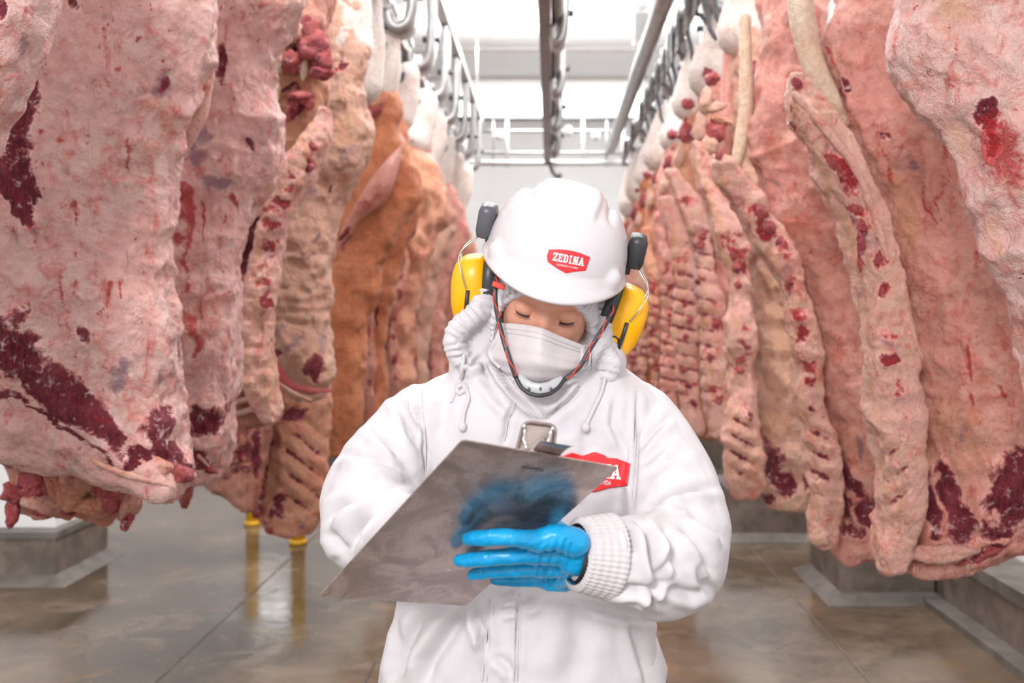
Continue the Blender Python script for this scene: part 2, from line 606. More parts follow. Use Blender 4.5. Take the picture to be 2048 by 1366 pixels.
def board_mat():
    m, nt, b = new_mat('worn_steel_sheet')
    v = coords(nt)
    n1 = noise_n(nt, v, 11, 7, 0.68, 1.4)
    n2 = noise_n(nt, v, 60, 5, 0.65, 0.8)
    c = mix_n(nt, smoothstep_n(nt, n1, 0.35, 0.65), (0.28, 0.225, 0.21), (0.52, 0.425, 0.395))
    c = mix_n(nt, math_n(nt, 'MULTIPLY', smoothstep_n(nt, n2, 0.55, 0.75), 0.6), c, (0.17, 0.135, 0.125))
    nt.links.new(c, b.inputs['Base Color'])
    b.inputs['Metallic'].default_value = 0.85
    rg = node(nt, 'ShaderNodeMapRange')
    nt.links.new(n1, rg.inputs['Value'])
    rg.inputs['From Min'].default_value = 0.3
    rg.inputs['From Max'].default_value = 0.7
    rg.inputs['To Min'].default_value = 0.2
    rg.inputs['To Max'].default_value = 0.34
    nt.links.new(rg.outputs[0], b.inputs['Roughness'])
    bump_n(nt, b, n2, 0.05, 0.002)
    return m


def glow_mat(name, strength):
    m, nt, b = new_mat(name)
    b.inputs['Base Color'].default_value = (1, 1, 1, 1)
    b.inputs['Emission Color'].default_value = (1, 0.99, 0.97, 1)
    b.inputs['Emission Strength'].default_value = strength
    return m


M_floor = floor_mat()
M_board = board_mat()
M_glow = glow_mat('lamp_diffuser', 3.0)

# ------------------------------------------------------------------ setting
def slab(name, x0, x1, y0, y1, z0, z1, mat, kind='structure', parent=None, smooth=False, bev=0.0):
    mb = MB().box(((x0 + x1) / 2, (y0 + y1) / 2, (z0 + z1) / 2), (x1 - x0, y1 - y0, z1 - z0), bev=bev)
    o = mb.build(name, mat, parent, smooth=smooth)
    if kind and parent is None:
        o['kind'] = kind
    return o


XL, XR, YB, ZC = -4.3, 2.25, 14.0, 4.6
slab('floor', XL - .2, XR + .2, -0.6, YB + .2, -0.12, 0, M_floor)
slab('ceiling', XL - .2, XR + .2, -0.6, YB + .2, ZC, ZC + .1, M_ceil)
slab('wall_back', XL - .2, XR + .2, YB, YB + .1, 0, ZC, M_wall)
slab('wall_left', XL - .2, XL, -0.6, YB, 0, ZC, M_wall)
slab('wall_right', XR, XR + .2, -0.6, YB, 0, ZC, M_wall)
for k, yy in enumerate((1.5, 3.0, 4.5, 6.0, 7.5, 9.1, 10.5, 11.6, 13.0)):
    slab('trim_%d' % (k + 1), XL, XR, yy - .035, yy + .035, ZC - .03, ZC, M_seam)

# kerbs and plinths
kr = empty('wall_kerb', (2.1, 5.0, 0))
tag(kr, 'long low dark concrete kerb running along the foot of the right wall', 'kerb')
slab('kerb_body', 2.0, XR - .002, 1.5, YB - .02, 0.002, .24, M_kerb, None, kr)
slab('kerb_cap', 1.985, XR - .002, 1.5, YB - .02, .24, .30, M_kerbl, None, kr)
slab('skirt', 1.90, 1.998, 1.5, YB - .02, 0.001, .035, M_kerbl, None, kr)


def plinth(x0, x1, y0, y1, h, label, col_h=None):
    r = empty('column_plinth', ((x0 + x1) / 2, (y0 + y1) / 2, 0))
    tag(r, label, 'plinth', 'concrete plinths along the walls')
    slab('plinth_body', x0, x1, y0, y1, 0.001, h, M_kerb, None, r)
    slab('plinth_cap', x0 - .012, x1 + .012, y0 - .012, y1 + .012, h, h + .035, M_kerbl, None, r)
    m = 0.09
    v = [(x0 - m, y0 - m, .001), (x1 + m, y0 - m, .001), (x1 + m, y1 + m, .001), (x0 - m, y1 + m, .001),
         (x0 + .005, y0 + .005, .05), (x1 - .005, y0 + .005, .05), (x1 - .005, y1 - .005, .05), (x0 + .005, y1 - .005, .05)]
    build('skirt', np.array(v), [(0, 1, 5, 4), (1, 2, 6, 5), (2, 3, 7, 6), (3, 0, 4, 7), (3, 2, 1, 0), (4, 5, 6, 7)], M_kerbl, r, smooth=False)
    if col_h:
        slab('column', x0 + .12, x1 - .06, y0 + .12, y1 - .12, h + .03, col_h, M_wall, None, r)
    return r


plinth(-3.6, -2.72, 5.5, 6.15, .25, 'dark concrete plinth with pale cap below the nearest left sides', ZC - .002)
plinth(1.5, 1.98, 5.15, 5.75, .25, 'dark concrete plinth below the big pink sides on the right')
plinth(1.18, 1.75, 6.6, 7.2, .3, 'dark concrete plinth behind the tan side with the purple end')
plinth(1.15, 1.75, 9.4, 10.0, .42, 'farthest dark plinth, just beside the white sleeve on the right')
plinth(-2.5, -1.9, 9.6, 10.2, .42, 'far plinth seen beneath the second and third left sides')
# floor joints
for k, (x, y0, y1) in enumerate(((-1.58, 1.0, 13.5), (1.28, 1.0, 13.5))):
    slab('trim_%d' % (k + 20), x - .003, x + .003, y0, y1, 0.0005, .003, M_kerb)
slab('trim_22', -0.745, -0.735, 3.6, 4.25, 0.0005, .003, M_hook)

# bollards
for (px, py, lab) in ((596, 1088, 'yellow post standing on the floor just left of the white sleeve'),
                      (505, 1050, 'yellow post behind the long hanging rib rack, mirrored in the wet floor')):
    Y = FPX * CH / (py - VY)
    x = (px - VX) / FPX * Y
    r = empty('floor_post', (x, Y, 0))
    tag(r, lab, 'post', 'yellow floor posts')
    v, f = tube([(x, Y, 0.03), (x, Y, .3), (x, Y, .62)], .045, 20)
    build('post', v, f, M_post, r)
    v, f = tube([(x, Y, 0.001), (x, Y, .03)], .056, 20)
    build('base_plate', v, f, M_post, r)
    v, f = ellipsoid((x, Y, .62), (.045, .045, .03), 20, 8)
    build('cap', v, f, M_post, r)
# ------------------------------------------------------------------ beef sides
def paint(V, masks, seed):
    """mask attribute from elliptical areas and lines given on the side's front (px)"""
    q = proj(V)
    wob = 14 * np.stack([fbm(V, 14, 2, seed + 5), fbm(V, 14, 2, seed + 9)], 1)
    q = q + wob
    M = np.zeros((len(V), 4))
    ch = dict(m=0, t=1, b=2, u=3)
    for k in masks:
        c = ch[k[0].lower()]
        if k[0].isupper():
            d, par = seg_dist(q, k[1])
            val = k[3] * np.clip(1.6 * (1 - d / (k[2] * (1 - 0.5 * par))), 0, 1)
        else:
            _, cx, cy, rx, ry, deg, st = k
            a = math.radians(deg)
            dx, dy = q[:, 0] - cx, q[:, 1] - cy
            u = (dx * math.cos(a) + dy * math.sin(a)) / rx
            v = (-dx * math.sin(a) + dy * math.cos(a)) / ry
            val = st * np.clip(1.35 * (1.12 - np.sqrt(u * u + v * v)), 0, 1)
        if st_neg(k):
            M[:, c] = np.minimum(M[:, c], 1 + val)
        else:
            M[:, c] = np.maximum(M[:, c], val)
    return M


def st_neg(k):
    return (k[3] if k[0].isupper() else k[6]) < 0


def set_mask(o, M):
    at = o.data.attributes.new('mask', 'FLOAT_COLOR', 'POINT')
    at.data.foreach_set('color', M.astype(np.float32).ravel())


def meat(name, parent, Y, rows, depth, mat, nv=120, nu=80, masks=(), ridges=(), seed=0, amp=1.0, expo=0.8, wide=None, ribs=None):
    R = []
    top, bot = rows[0][0], rows[-1][0]
    for i, r in enumerate(rows):
        py, xl, xr = r[:3]
        df = r[3] if len(r) > 3 else 1.0
        t = (py - top) / (bot - top)
        if wide:
            side, wm = wide
            wpx = wm * FPX / Y * (math.sin(math.pi * min(1, max(0, 0.12 + 0.76 * t))) ** 0.4)
            if side < 0: xl = min(xl, xr - wpx)
            else: xr = max(xr, xl + wpx)
        e = 0.55 + 0.45 * min(1, t / 0.15) if t < 0.15 else (0.7 + 0.3 * min(1, (1 - t) / 0.08))
        R.append((py, xl, xr, depth * e * df, 0))
    V, F = loft_px(R, Y, nv, nu, expo, 0.018, cap_h=0.016)
    N = normals_of(V, F)
    rid = lambda sc, sd: 1 - 2 * np.abs(fbm(V * np.array((1, 1, .8)), sc, 2, sd))
    d = 0.022 * fbm(V, 5, 2, seed) + 0.010 * rid(9, seed + 3) + 0.0065 * fbm(V, 24, 2, seed + 4) + 0.0035 * fbm(V, 60, 2, seed + 6)
    d *= amp
    q = proj(V)
    for poly, wd, am in ridges:
        ds, par = seg_dist(q, poly)
        d += am * np.exp(-(ds / wd) ** 2) * np.clip(6 * par * 1.0 + 0.3, 0, 1)
    if ribs:
        for (cx, cy, rx, ry, deg, per, am) in ribs:
            a = math.radians(deg)
            dx, dy = q[:, 0] - cx, q[:, 1] - cy
            wgt = np.clip(2 * (1 - np.sqrt((dx / rx) ** 2 + (dy / ry) ** 2)), 0, 1)
            d += am * wgt * np.sin((dx * math.sin(a) + dy * math.cos(a)) / per * 2 * math.pi)
    V = V + N * d[:, None]
    M = paint(V, masks, seed)
    if ribs:
        q = proj(V)
        for (cx, cy, rx, ry, deg, per, am) in ribs:
            a = math.radians(deg)
            dx, dy = q[:, 0] - cx, q[:, 1] - cy
            wgt = np.clip(2 * (1 - np.sqrt((dx / rx) ** 2 + (dy / ry) ** 2)), 0, 1)
            s = np.sin((dx * math.sin(a) + dy * math.cos(a)) / per * 2 * math.pi)
            M[:, 0] = np.maximum(M[:, 0], wgt * np.clip(-s * 0.9, 0, 1) * 0.75)
    o = build(name, V, F, mat, parent)
    set_mask(o, M)
    return o


def lump(name, parent, px, py, Y, rx, rz, ry=None, deg=0, mat='lean', var=0):
    """lump of meat or bone, size in px at its distance"""
    s = Y / FPX
    V, F = ellipsoid((0, 0, 0), (1, 1, 1), 22, 14)
    V = V * (1 + 0.26 * fbm(V + var * 3.1, 1.6, 3, var))[:, None]
    V = V * np.array((rx * s, (ry if ry else min(rx, rz)) * s, rz * s))
    a = math.radians(deg)
    V = np.stack([V[:, 0] * math.cos(a) + V[:, 2] * math.sin(a), V[:, 1], -V[:, 0] * math.sin(a) + V[:, 2] * math.cos(a)], 1)
    V = V + np.array(P(px, py, Y))
    V = V + normals_of(V, F) * (0.08 * min(rx, rz) * s * fbm(V, 60, 2, var))[:, None]
    o = build(name, V, F, MEAT[mat], parent)
    M = np.zeros((len(V), 4))
    if mat == 'lean':
        M[:, 0] = 0.42 + 0.35 * fbm(V, 40, 2, var)
        M[:, 2] = 0.30 * fbm(V, 30, 2, var + 3)
    set_mask(o, M)
    return o


def mtube(name, parent, pts, rad, mat, n=14, seed=0, amp=0.15, flat=1.0, nres=24, masks=()):
    """tapered meat tube through (px, py, Y); rad in px"""
    q = resample(np.array([list(P(*p)) + [r * p[2] / FPX] for p, r in zip(pts, rad)]), nres)
    V, F = tube(q[:, :3], q[:, 3], n, True, flat, round_end=True)
    N = normals_of(V, F)
    V = V + N * (fbm(V, 0.28 / q[:, 3].mean(), 2, seed) * amp * q[:, 3].mean())[:, None]
    o = build(name, V, F, MEAT[mat], parent)
    M = paint(V, masks, seed)
    set_mask(o, M)
    return o


def strip(parent, Y, rows, depth, seed, vert, var0=0, mat='spine', nv=150, ribs=None, masks=()):
    """sawn backbone along the edge of a side with red vertebrae set in it"""
    rws = [(r[0], r[1], r[2], 1.0) for r in rows]
    ry = np.array(rows, float)
    masks = list(masks)
    for i, (py, fx, rx, rz, deg) in enumerate(vert):
        xl = np.interp(py, ry[:, 0], ry[:, 1]); xr = np.interp(py, ry[:, 0], ry[:, 2])
        masks.append(('m', xl + (xr - xl) * fx, py, rx * 2.0, rz * 1.6, deg, .50 + .22 * ((i * 7) % 3) / 2))
        masks.append(('b', xl + (xr - xl) * fx, py, rx * 1.9, rz * 1.5, deg, .55 + .2 * ((i * 5) % 3) / 2))
        masks.append(('u', xl + (xr - xl) * fx, py + rz * 1.4, rx * 1.6, rz * .6, deg, .5))
    masks.append(('T', [(r[1] + 6, r[0]) for r in rows[1:-1]], 9, .75))
    masks.append(('B', [(r[1] * .3 + r[2] * .7, r[0]) for r in rows[1:-1]], 16, .32))
    o = meat('backbone', parent, Y + depth * .55, rws, depth * 1.4, MEAT[mat], nv, 80, masks, (), seed, 0.9, 0.55, ribs=ribs)
    for i, (py, fx, rx, rz, deg) in enumerate(vert):
        xl = np.interp(py, ry[:, 0], ry[:, 1]); xr = np.interp(py, ry[:, 0], ry[:, 2])
        lump('vertebra', parent, xl + (xr - xl) * fx, py, Y - depth * 0.78, rx * .75, rz * .75, min(rx, rz) * .28, deg, 'lean', var0 + i)
    return o


def side(name, label, X, Y, z, group='beef sides hanging in the rows'):
    e = empty(name, (X, Y, z))
    tag(e, label, 'meat', group)
    return e


GL, GR = 'beef sides of the left row', 'beef sides of the right row'
RAIL_Z = 3.2
shank_pts = []


def shank(parent, sgn, Y, x_body_px, py_body, r0=60, r1=34, seed=0):
    """white fat shank running up to the trolley hook"""
    tx = VX + sgn * 0.90 * FPX / Y
    tp = VY - (3.0 - CH) * FPX / Y
    k = 4.4 / Y
    mtube('shank', parent, [(x_body_px, py_body, Y), ((x_body_px + tx) / 2 - sgn * 4, (py_body * .55 + tp * .45), Y), (tx, tp, Y)],
          [r0 * k, r0 * .8 * k, r1 * k], 'white', 20, seed, 0.25, nres=30)
    shank_pts.append((sgn, Y))


# ---- left row
s0 = side('beef_side', 'nearest beef side, only its leg showing in the top left corner', -1.2, 1.95, .95, GL)
meat('flank', s0, 1.95, [(-830, -210, -70), (-600, -280, 10), (-300, -300, 70), (-60, -290, 92), (0, -280, 90), (50, -275, 82), (100, -280, 62), (150, -290, 36), (200, -300, 12),
     (260, -315, -15), (400, -340, -55), (700, -350, -70), (950, -330, -90), (1050, -300, -130)], .15, MEAT['pink'], 150, 90,
     [('m', 5, 25, 22, 40, 20, 1), ('b', 55, 15, 18, 22, 0, .7), ('u', 52, 85, 14, 45, 25, .7), ('m', -60, 120, 80, 60, 0, .6)], (), 11)

s1 = side('beef_side', 'big pale pink beef side at the left edge with dark red meat low down', -1.2, 2.68, 1.0, GL)
meat('flank', s1, 2.68, [(-470, 60, 190), (-350, 0, 320), (-150, -60, 400), (-40, -90, 428), (60, -100, 424), (130, -105, 410), (190, -110, 388), (260, -120, 358), (330, -125, 338), (400, -125, 334), (470, -125, 338),
     (530, -125, 347), (600, -125, 352), (700, -125, 357), (800, -123, 363), (850, -118, 366), (875, -90, 370), (905, 0, 376), (930, 110, 383), (950, 200, 386), (966, 290, 382), (976, 330, 372)], .17, MEAT['pink'], 330, 230,
     [('M', [(40, 150), (30, 240), (28, 330), (60, 430)], 62, .85), ('M', [(0, 240), (12, 330), (30, 420)], 40, .8), ('m', 25, 700, 120, 85, 36, .9), ('m', 120, 790, 170, 62, 33, 1.0), ('m', 30, 640, 40, 60, 20, .7), ('m', 215, 860, 90, 45, 48, .95),
      ('m', 320, 855, 42, 62, 15, .85), ('m', 345, 905, 40, 22, 20, .9), ('m', 172, 678, 38, 22, 25, .75), ('m', 145, 10, 24, 22, 0, .7), ('m', 370, 940, 26, 22, 0, 1), ('M', [(250, 938), (285, 908), (330, 902), (378, 930)], 13, 1), ('M', [(0, 790), (90, 832), (160, 882), (230, 940)], 11, .9),
      ('u', 318, 165, 26, 36, 15, .95), ('m', 320, 160, 14, 24, 15, .85), ('u', 240, 740, 28, 44, 15, .9), ('u', 275, 180, 24, 18, 0, .5), ('u', 316, 760, 14, 18, 0, .5), ('u', 30, 478, 14, 24, -20, .6), ('u', 345, 690, 16, 90, 0, .5),
      ('u', 215, 30, 22, 14, 0, .5), ('u', 75, 460, 18, 50, -30, .4),
      ('B', [(224, 38), (212, 58)], 10, .9), ('B', [(284, 80), (274, 98)], 9, 1), ('b', 230, 148, 9, 11, 0, .9), ('b', 205, 105, 7, 14, 0, .8), ('b', 128, 272, 8, 8, 0, .8), ('b', 172, 262, 8, 8, 0, .8), ('b', 82, 270, 8, 12, 0, 1.0),
      ('B', [(261, 280), (264, 300), (256, 330), (258, 345)], 8, .95), ('B', [(140, 400), (150, 420), (140, 440)], 14, .9), ('b', 65, 450, 9, 8, 0, .8), ('B', [(215, 565), (205, 600), (202, 640)], 11, 1), ('B', [(238, 568), (238, 598)], 9, .95),
      ('B', [(122, 560), (122, 590)], 9, .8), ('b', 150, 505, 8, 20, 0, .7), ('b', 150, 572, 12, 12, 0, .7), ('b', 128, 600, 10, 10, 0, .7), ('B', [(285, 590), (300, 594)], 6, .7), ('b', 208, 733, 8, 8, 0, .7), ('b', 290, 735, 26, 8, 10, .6), ('b', 272, 628, 14, 4, -15, .7),
      ('b', 100, 340, 24, 60, 0, .33), ('b', 190, 470, 90, 90, 0, .24), ('b', 110, 520, 60, 60, 0, .3), ('b', 250, 330, 60, 80, 0, .2), ('m', 10, 950, 60, 40, 0, .5), ('b', 75, 640, 40, 20, 30, .5), ('b', 200, 830, 30, 60, -50, .4)],
     [([(0, 788), (90, 830), (160, 880), (215, 935), (240, 955)], 12, -.016), ([(0, 830), (110, 880), (230, 935), (330, 962)], 26, .014), ([(250, 935), (300, 905), (350, 915), (376, 940)], 10, -.012),
      ([(70, 130), (65, 250), (80, 330), (110, 420), (170, 480)], 14, .010), ([(60, 330), (70, 420), (110, 500)], 14, -.010), ([(230, 330), (270, 300), (330, 290)], 20, .006), ([(275, 455), (310, 465), (345, 450)], 10, .008),
      ([(280, 585), (330, 575)], 16, .008), ([(390, 120), (350, 250), (328, 350)], 12, .010), ([(130, 180), (190, 150)], 30, .010), ([(30, 560), (120, 620), (250, 720)], 20, .008)], 21)
mtube('inner_flap', s1, [(418, 20, 2.75), (424, 70, 2.74), (412, 150, 2.74), (398, 220, 2.75), (362, 300, 2.76), (345, 345, 2.78)], [8, 14, 14, 20, 14, 6], 'spine', 14, 5, .25,
      masks=[('b', 395, 190, 16, 50, 10, .6), ('t', 385, 210, 14, 50, 10, .8)])
mtube('cut_tendon', s1, [(150, 905, 2.54), (220, 938, 2.515), (280, 956, 2.515), (335, 970, 2.54)], [3, 6, 6, 2], 'spine', 12, 6, .3)
lump('cut_face', s1, 358, 948, 2.62, 26, 20, 30, 20, 'lean', 1)
lump('cut_face', s1, 300, 928, 2.58, 48, 15, 18, 18, 'spine', 2)
# neck bones hanging below
meat('neck_meat', s1, 2.95, [(820, -60, 250), (880, 0, 275), (930, 25, 280), (980, 35, 272), (1015, 60, 250), (1026, 80, 225)], .11, MEAT['inner'], 70, 70,
     [('m', 215, 985, 36, 46, -20, 1), ('m', 90, 960, 60, 50, 0, .7), ('t', 150, 1000, 50, 26, 0, .8), ('m', 40, 900, 60, 40, 0, .9)], (), 31, 1.3)
for i, (x, y, rx, rz, dg, mt) in enumerate(((72, 975, 30, 56, -16, 'lean'), (38, 935, 26, 50, -20, 'inner'), (108, 955, 20, 62, -14, 'inner'), (30, 985, 24, 26, 0, 'lean'), (24, 1025, 13, 32, 10, 'lean'), (222, 970, 30, 52, 6, 'lean'), (90, 1005, 40, 22, 10, 'spine'), (160, 960, 36, 40, 10, 'inner'), (125, 985, 16, 44, -25, 'peach'),
                                         (262, 1010, 18, 40, 30, 'inner'), (150, 1000, 36, 26, 0, 'peach'), (185, 940, 30, 20, 20, 'lean'), (140, 1020, 16, 10, 0, 'lean'), (255, 1040, 12, 20, 20, 'lean'), (190, 1006, 34, 20, -10, 'peach'))):
    lump('neck_bone', s1, x, y, 2.84, rx, rz, rx, dg, mt, i * 3)

s2 = side('beef_side', 'pale pink beef side with blood streaks, second from the left edge', -1.15, 3.35, .95, GL)
meat('flank', s2, 3.35, [(-256, 470, 545), (-150, 420, 590), (-40, 400, 600), (20, 395, 598), (60, 390, 575), (100, 385, 540), (160, 378, 534), (215, 372, 540), (245, 365, 560), (275, 358, 560), (330, 345, 542), (390, 332, 510), (440, 326, 492),
     (500, 325, 483), (600, 332, 480), (700, 340, 478), (780, 345, 472), (850, 350, 463), (900, 355, 452), (930, 368, 444), (948, 385, 436)], .15, MEAT['pink'], 260, 170,
     [('m', 445, 120, 26, 56, 0, .85), ('m', 500, 285, 16, 16, 20, .8), ('u', 395, 275, 28, 36, 20, .9), ('u', 430, 365, 50, 26, 10, .9), ('u', 395, 310, 24, 18, 0, .8), ('u', 460, 240, 20, 40, 0, .35), ('u', 500, 285, 26, 22, 0, .7),
      ('B', [(362, 360), (364, 390), (372, 430), (370, 470), (374, 510), (372, 540)], 14, 1.0), ('B', [(392, 400), (402, 440), (408, 480)], 9, .9), ('b', 463, 410, 9, 26, -15, 1), ('B', [(440, 440), (436, 470)], 7, .8), ('b', 355, 420, 30, 50, 0, .7),
      ('b', 430, 430, 60, 30, 0, .35), ('b', 350, 385, 16, 26, 0, .7), ('B', [(373, 540), (375, 580), (360, 600)], 6, .9), ('B', [(365, 625), (380, 640), (392, 690), (380, 720)], 16, .85), ('B', [(402, 600), (402, 670)], 7, .7), ('b', 365, 650, 14, 50, 0, .6),
      ('b', 510, 20, 50, 26, 0, .5), ('b', 560, 40, 30, 20, 0, .5), ('b', 490, 60, 30, 20, 0, .35), ('b', 440, 320, 9, 20, -20, .6), ('b', 380, 590, 14, 14, 0, .6), ('b', 475, 210, 7, 9, 0, .8),
      ('m', 410, 850, 48, 56, 10, .85), ('m', 450, 800, 14, 40, 10, .7), ('m', 400, 915, 40, 26, 30, .9), ('b', 400, 560, 60, 80, 0, .2)],
     [([(470, 225), (520, 238), (560, 240)], 9, .012), ([(440, 290), (500, 305), (545, 298)], 8, .010), ([(545, 310), (520, 380), (490, 430)], 10, .012), ([(350, 380), (400, 410), (460, 400)], 10, -.008), ([(340, 590), (400, 600), (470, 585)], 8, .006),
      ([(365, 890), (410, 910), (440, 945)], 9, -.012), ([(405, 300), (450, 330), (470, 350)], 6, .006)], 41)
mtube('cut_tendon', s2, [(376, 898, 3.24), (395, 910, 3.22), (418, 932, 3.23)], [3, 5, 2], 'spine', 12, 7, .3)
lump('cut_face', s2, 414, 934, 3.26, 24, 9, 14, 35, 'lean', 3)
lump('hanging_scrap', s2, 373, 985, 3.5, 14, 30, 14, 5, 'lean', 2)

s3 = side('beef_side', 'opened beef side with backbone and bare ribs, beside the blood-streaked pink side', -1.12, 4.0, .9, GL)
meat('inner_wall', s3, 4.0, [(-108, 590, 660), (0, 556, 665), (60, 545, 665), (130, 532, 660), (200, 525, 655), (260, 515, 645), (320, 500, 625), (380, 488, 590), (440, 480, 560), (520, 472, 545), (620, 468, 540), (720, 462, 538), (790, 462, 540), (835, 470, 545)], .13, MEAT['inner'], 200, 120,
     [('t', 570, 170, 36, 60, 10, .9), ('t', 590, 270, 40, 50, 20, .8), ('t', 625, 190, 30, 70, 10, .7), ('m', 585, 130, 30, 26, 0, 1), ('m', 560, 75, 18, 26, 0, 1), ('m', 600, 100, 22, 20, 0, .9), ('m', 575, 180, 24, 12, 0, .9), ('m', 585, 215, 16, 30, 20, .9), ('m', 500, 480, 20, 110, 0, .95), ('m', 500, 660, 30, 160, 0, .7)], (), 51, 1.2, wide=(-1, .36))
for i, (x, y, rx, rz, dg, mt) in enumerate(((557, 78, 18, 26, 10, 'lean'), (628, 95, 30, 34, 20, 'lean'), (645, 120, 24, 28, -15, 'lean'), (585, 125, 26, 24, 0, 'lean'), (640, 145, 24, 16, 0, 'lean'), (593, 62, 18, 22, 20, 'spine'), (600, 194, 26, 12, 0, 'lean'), (618, 203, 10, 16, 0, 'lean'),
                                         (583, 220, 12, 28, 20, 'lean'), (555, 130, 14, 30, 30, 'tendon'), (608, 135, 9, 26, 5, 'tendon'), (545, 180, 14, 30, 0, 'tendon'), (618, 60, 18, 30, 0, 'lean'))):
    lump('torn_muscle', s3, x, y, 3.86, rx, rz, rx * .7, dg, mt, i)
strip(s3, 3.82, [(222, 640, 660), (250, 628, 662), (300, 598, 650), (350, 565, 628), (400, 535, 592), (450, 515, 568), (520, 505, 556), (600, 498, 550), (700, 494, 545), (780, 500, 548), (825, 520, 560), (842, 535, 556)], .05, 52,
      [(292, .45, 12, 9, 40), (318, .5, 12, 10, 40), (345, .3, 12, 9, 40), (335, .75, 10, 14, 40), (372, .4, 12, 9, 35), (400, .45, 13, 11, 20), (425, .4, 13, 11, 10), (452, .5, 14, 13, 0), (490, .45, 13, 12, 0), (525, .5, 13, 12, 0), (562, .45, 13, 11, 0), (596, .5, 13, 12, 0), (628, .5, 12, 9, 0)], 3,
      masks=[('m', 535, 500, 26, 130, 5, .5), ('t', 540, 760, 20, 80, 0, .5)])
for i in range(9):
    y = 628 + i * 23.5
    mtube('rib', s3, [(528, y - 6, 3.80), (508, y + 1, 3.80), (488, y + 8, 3.84), (468, y + 14, 3.92)], [4.5, 5.5, 6, 6], 'bone', 10, 60 + i, .12, nres=12)

s3b = side('beef_side', 'dark shaded rib cage low down between the second and third left sides', -1.4, 4.75, .55, GL)
meat('rib_cage', s3b, 4.75, [(420, 380, 500), (600, 370, 530), (800, 365, 540), (880, 370, 540), (930, 385, 535), (980, 440, 520), (1010, 480, 512)], .09, MEAT['inner'], 120, 80,
     [('m', 480, 900, 60, 90, 0, .6), ('t', 440, 880, 40, 60, 0, .4), ('m', 515, 900, 16, 90, 5, 1)], (), 71, 1.1, ribs=[(450, 900, 90, 110, 35, 26, .006)])

s4 = side('beef_side', 'tan beef side with grey bruises and a loose dark flap at its foot', -1.1, 4.5, .95, GL)
meat('flank', s4, 4.5, [(-26, 660, 730), (40, 650, 735), (110, 640, 730), (170, 635, 716), (220, 632, 722), (265, 625, 738), (300, 612, 730), (340, 598, 712), (400, 575, 686), (460, 562, 669), (540, 554, 661), (640, 547, 661), (720, 543, 667), (765, 545, 665), (792, 560, 655)], .13, MEAT['tan'], 200, 130,
     [('u', 600, 390, 18, 20, 20, .8), ('u', 622, 370, 10, 10, 0, .9), ('u', 640, 470, 14, 28, 20, .8), ('u', 690, 300, 36, 20, -20, .6), ('u', 670, 320, 30, 40, 20, .4), ('u', 615, 405, 50, 34, 0, .4), ('m', 658, 375, 8, 9, 0, .9), ('u', 590, 690, 26, 22, 0, .7), ('u', 560, 660, 14, 20, 0, .6), ('u', 645, 690, 12, 40, 0, .7),
      ('m', 560, 706, 22, 22, 20, .9), ('m', 630, 735, 32, 34, -15, .9), ('m', 560, 745, 30, 16, 35, .9), ('u', 610, 512, 30, 5, 10, .7), ('b', 594, 590, 5, 16, 0, .7), ('b', 675, 130, 20, 14, 0, .8), ('t', 690, 250, 40, 60, 0, .5), ('m', 688, 120, 10, 20, 0, .7), ('u', 655, 160, 16, 30, 0, .6)],
     [([(548, 600), (600, 606), (655, 600)], 5, -.007), ([(548, 618), (600, 628), (655, 622)], 5, -.007), ([(548, 640), (600, 650), (650, 642)], 5, -.006), ([(560, 575), (610, 582), (650, 578)], 5, -.006), ([(580, 500), (610, 512), (650, 508)], 5, -.008), ([(640, 280), (690, 300), (725, 290)], 8, .008), ([(550, 745), (600, 780), (650, 775)], 8, -.012)], 81)
mtube('loose_flap', s4, [(548, 728, 4.34), (560, 755, 4.32), (590, 775, 4.31), (625, 782, 4.31), (655, 780, 4.33)], [8, 12, 10, 13, 9], 'lean', 18, 8, .5, flat=.7)
mtube('cut_tendon', s4, [(556, 765, 4.28), (590, 788, 4.27), (622, 800, 4.28)], [2, 4, 2], 'spine', 10, 9, .3)
shank(s4, -1, 4.5, 690, 90, 64, 40, 3)
s4b = side('beef_side', 'long rib rack hanging lowest, between the tan side and the white sleeve', -1.25, 4.95, .5, GL)
meat('rib_rack', s4b, 4.95, [(110, 690, 735), (220, 650, 710), (330, 600, 665), (500, 560, 655), (700, 545, 660), (800, 545, 662), (880, 538, 660), (960, 524, 654), (1020, 516, 646), (1050, 524, 636), (1062, 545, 622)], .1, MEAT['peach'], 170, 90,
     [('m', 530, 900, 18, 110, 12, .8), ('m', 580, 830, 50, 20, 0, .8), ('t', 600, 1020, 50, 36, 0, .3), ('m', 560, 1010, 10, 40, 20, .7), ('u', 610, 1040, 12, 6, 0, .8), ('m', 540, 1045, 20, 14, 0, .8)], (), 91, .8, ribs=[(610, 940, 70, 150, -38, 34, .007)])
for i in range(6):
    lump('vertebra', s4b, 541 - i * 5.5, 850 + i * 34, 4.87, 12, 15, 10, 10, 'lean', i)
shank(s4b, -1, 4.95, 715, 170, 56, 40, 66)
lump('hanging_scrap', s4b, 545, 1058, 4.9, 16, 10, 10, 0, 'lean', 4)

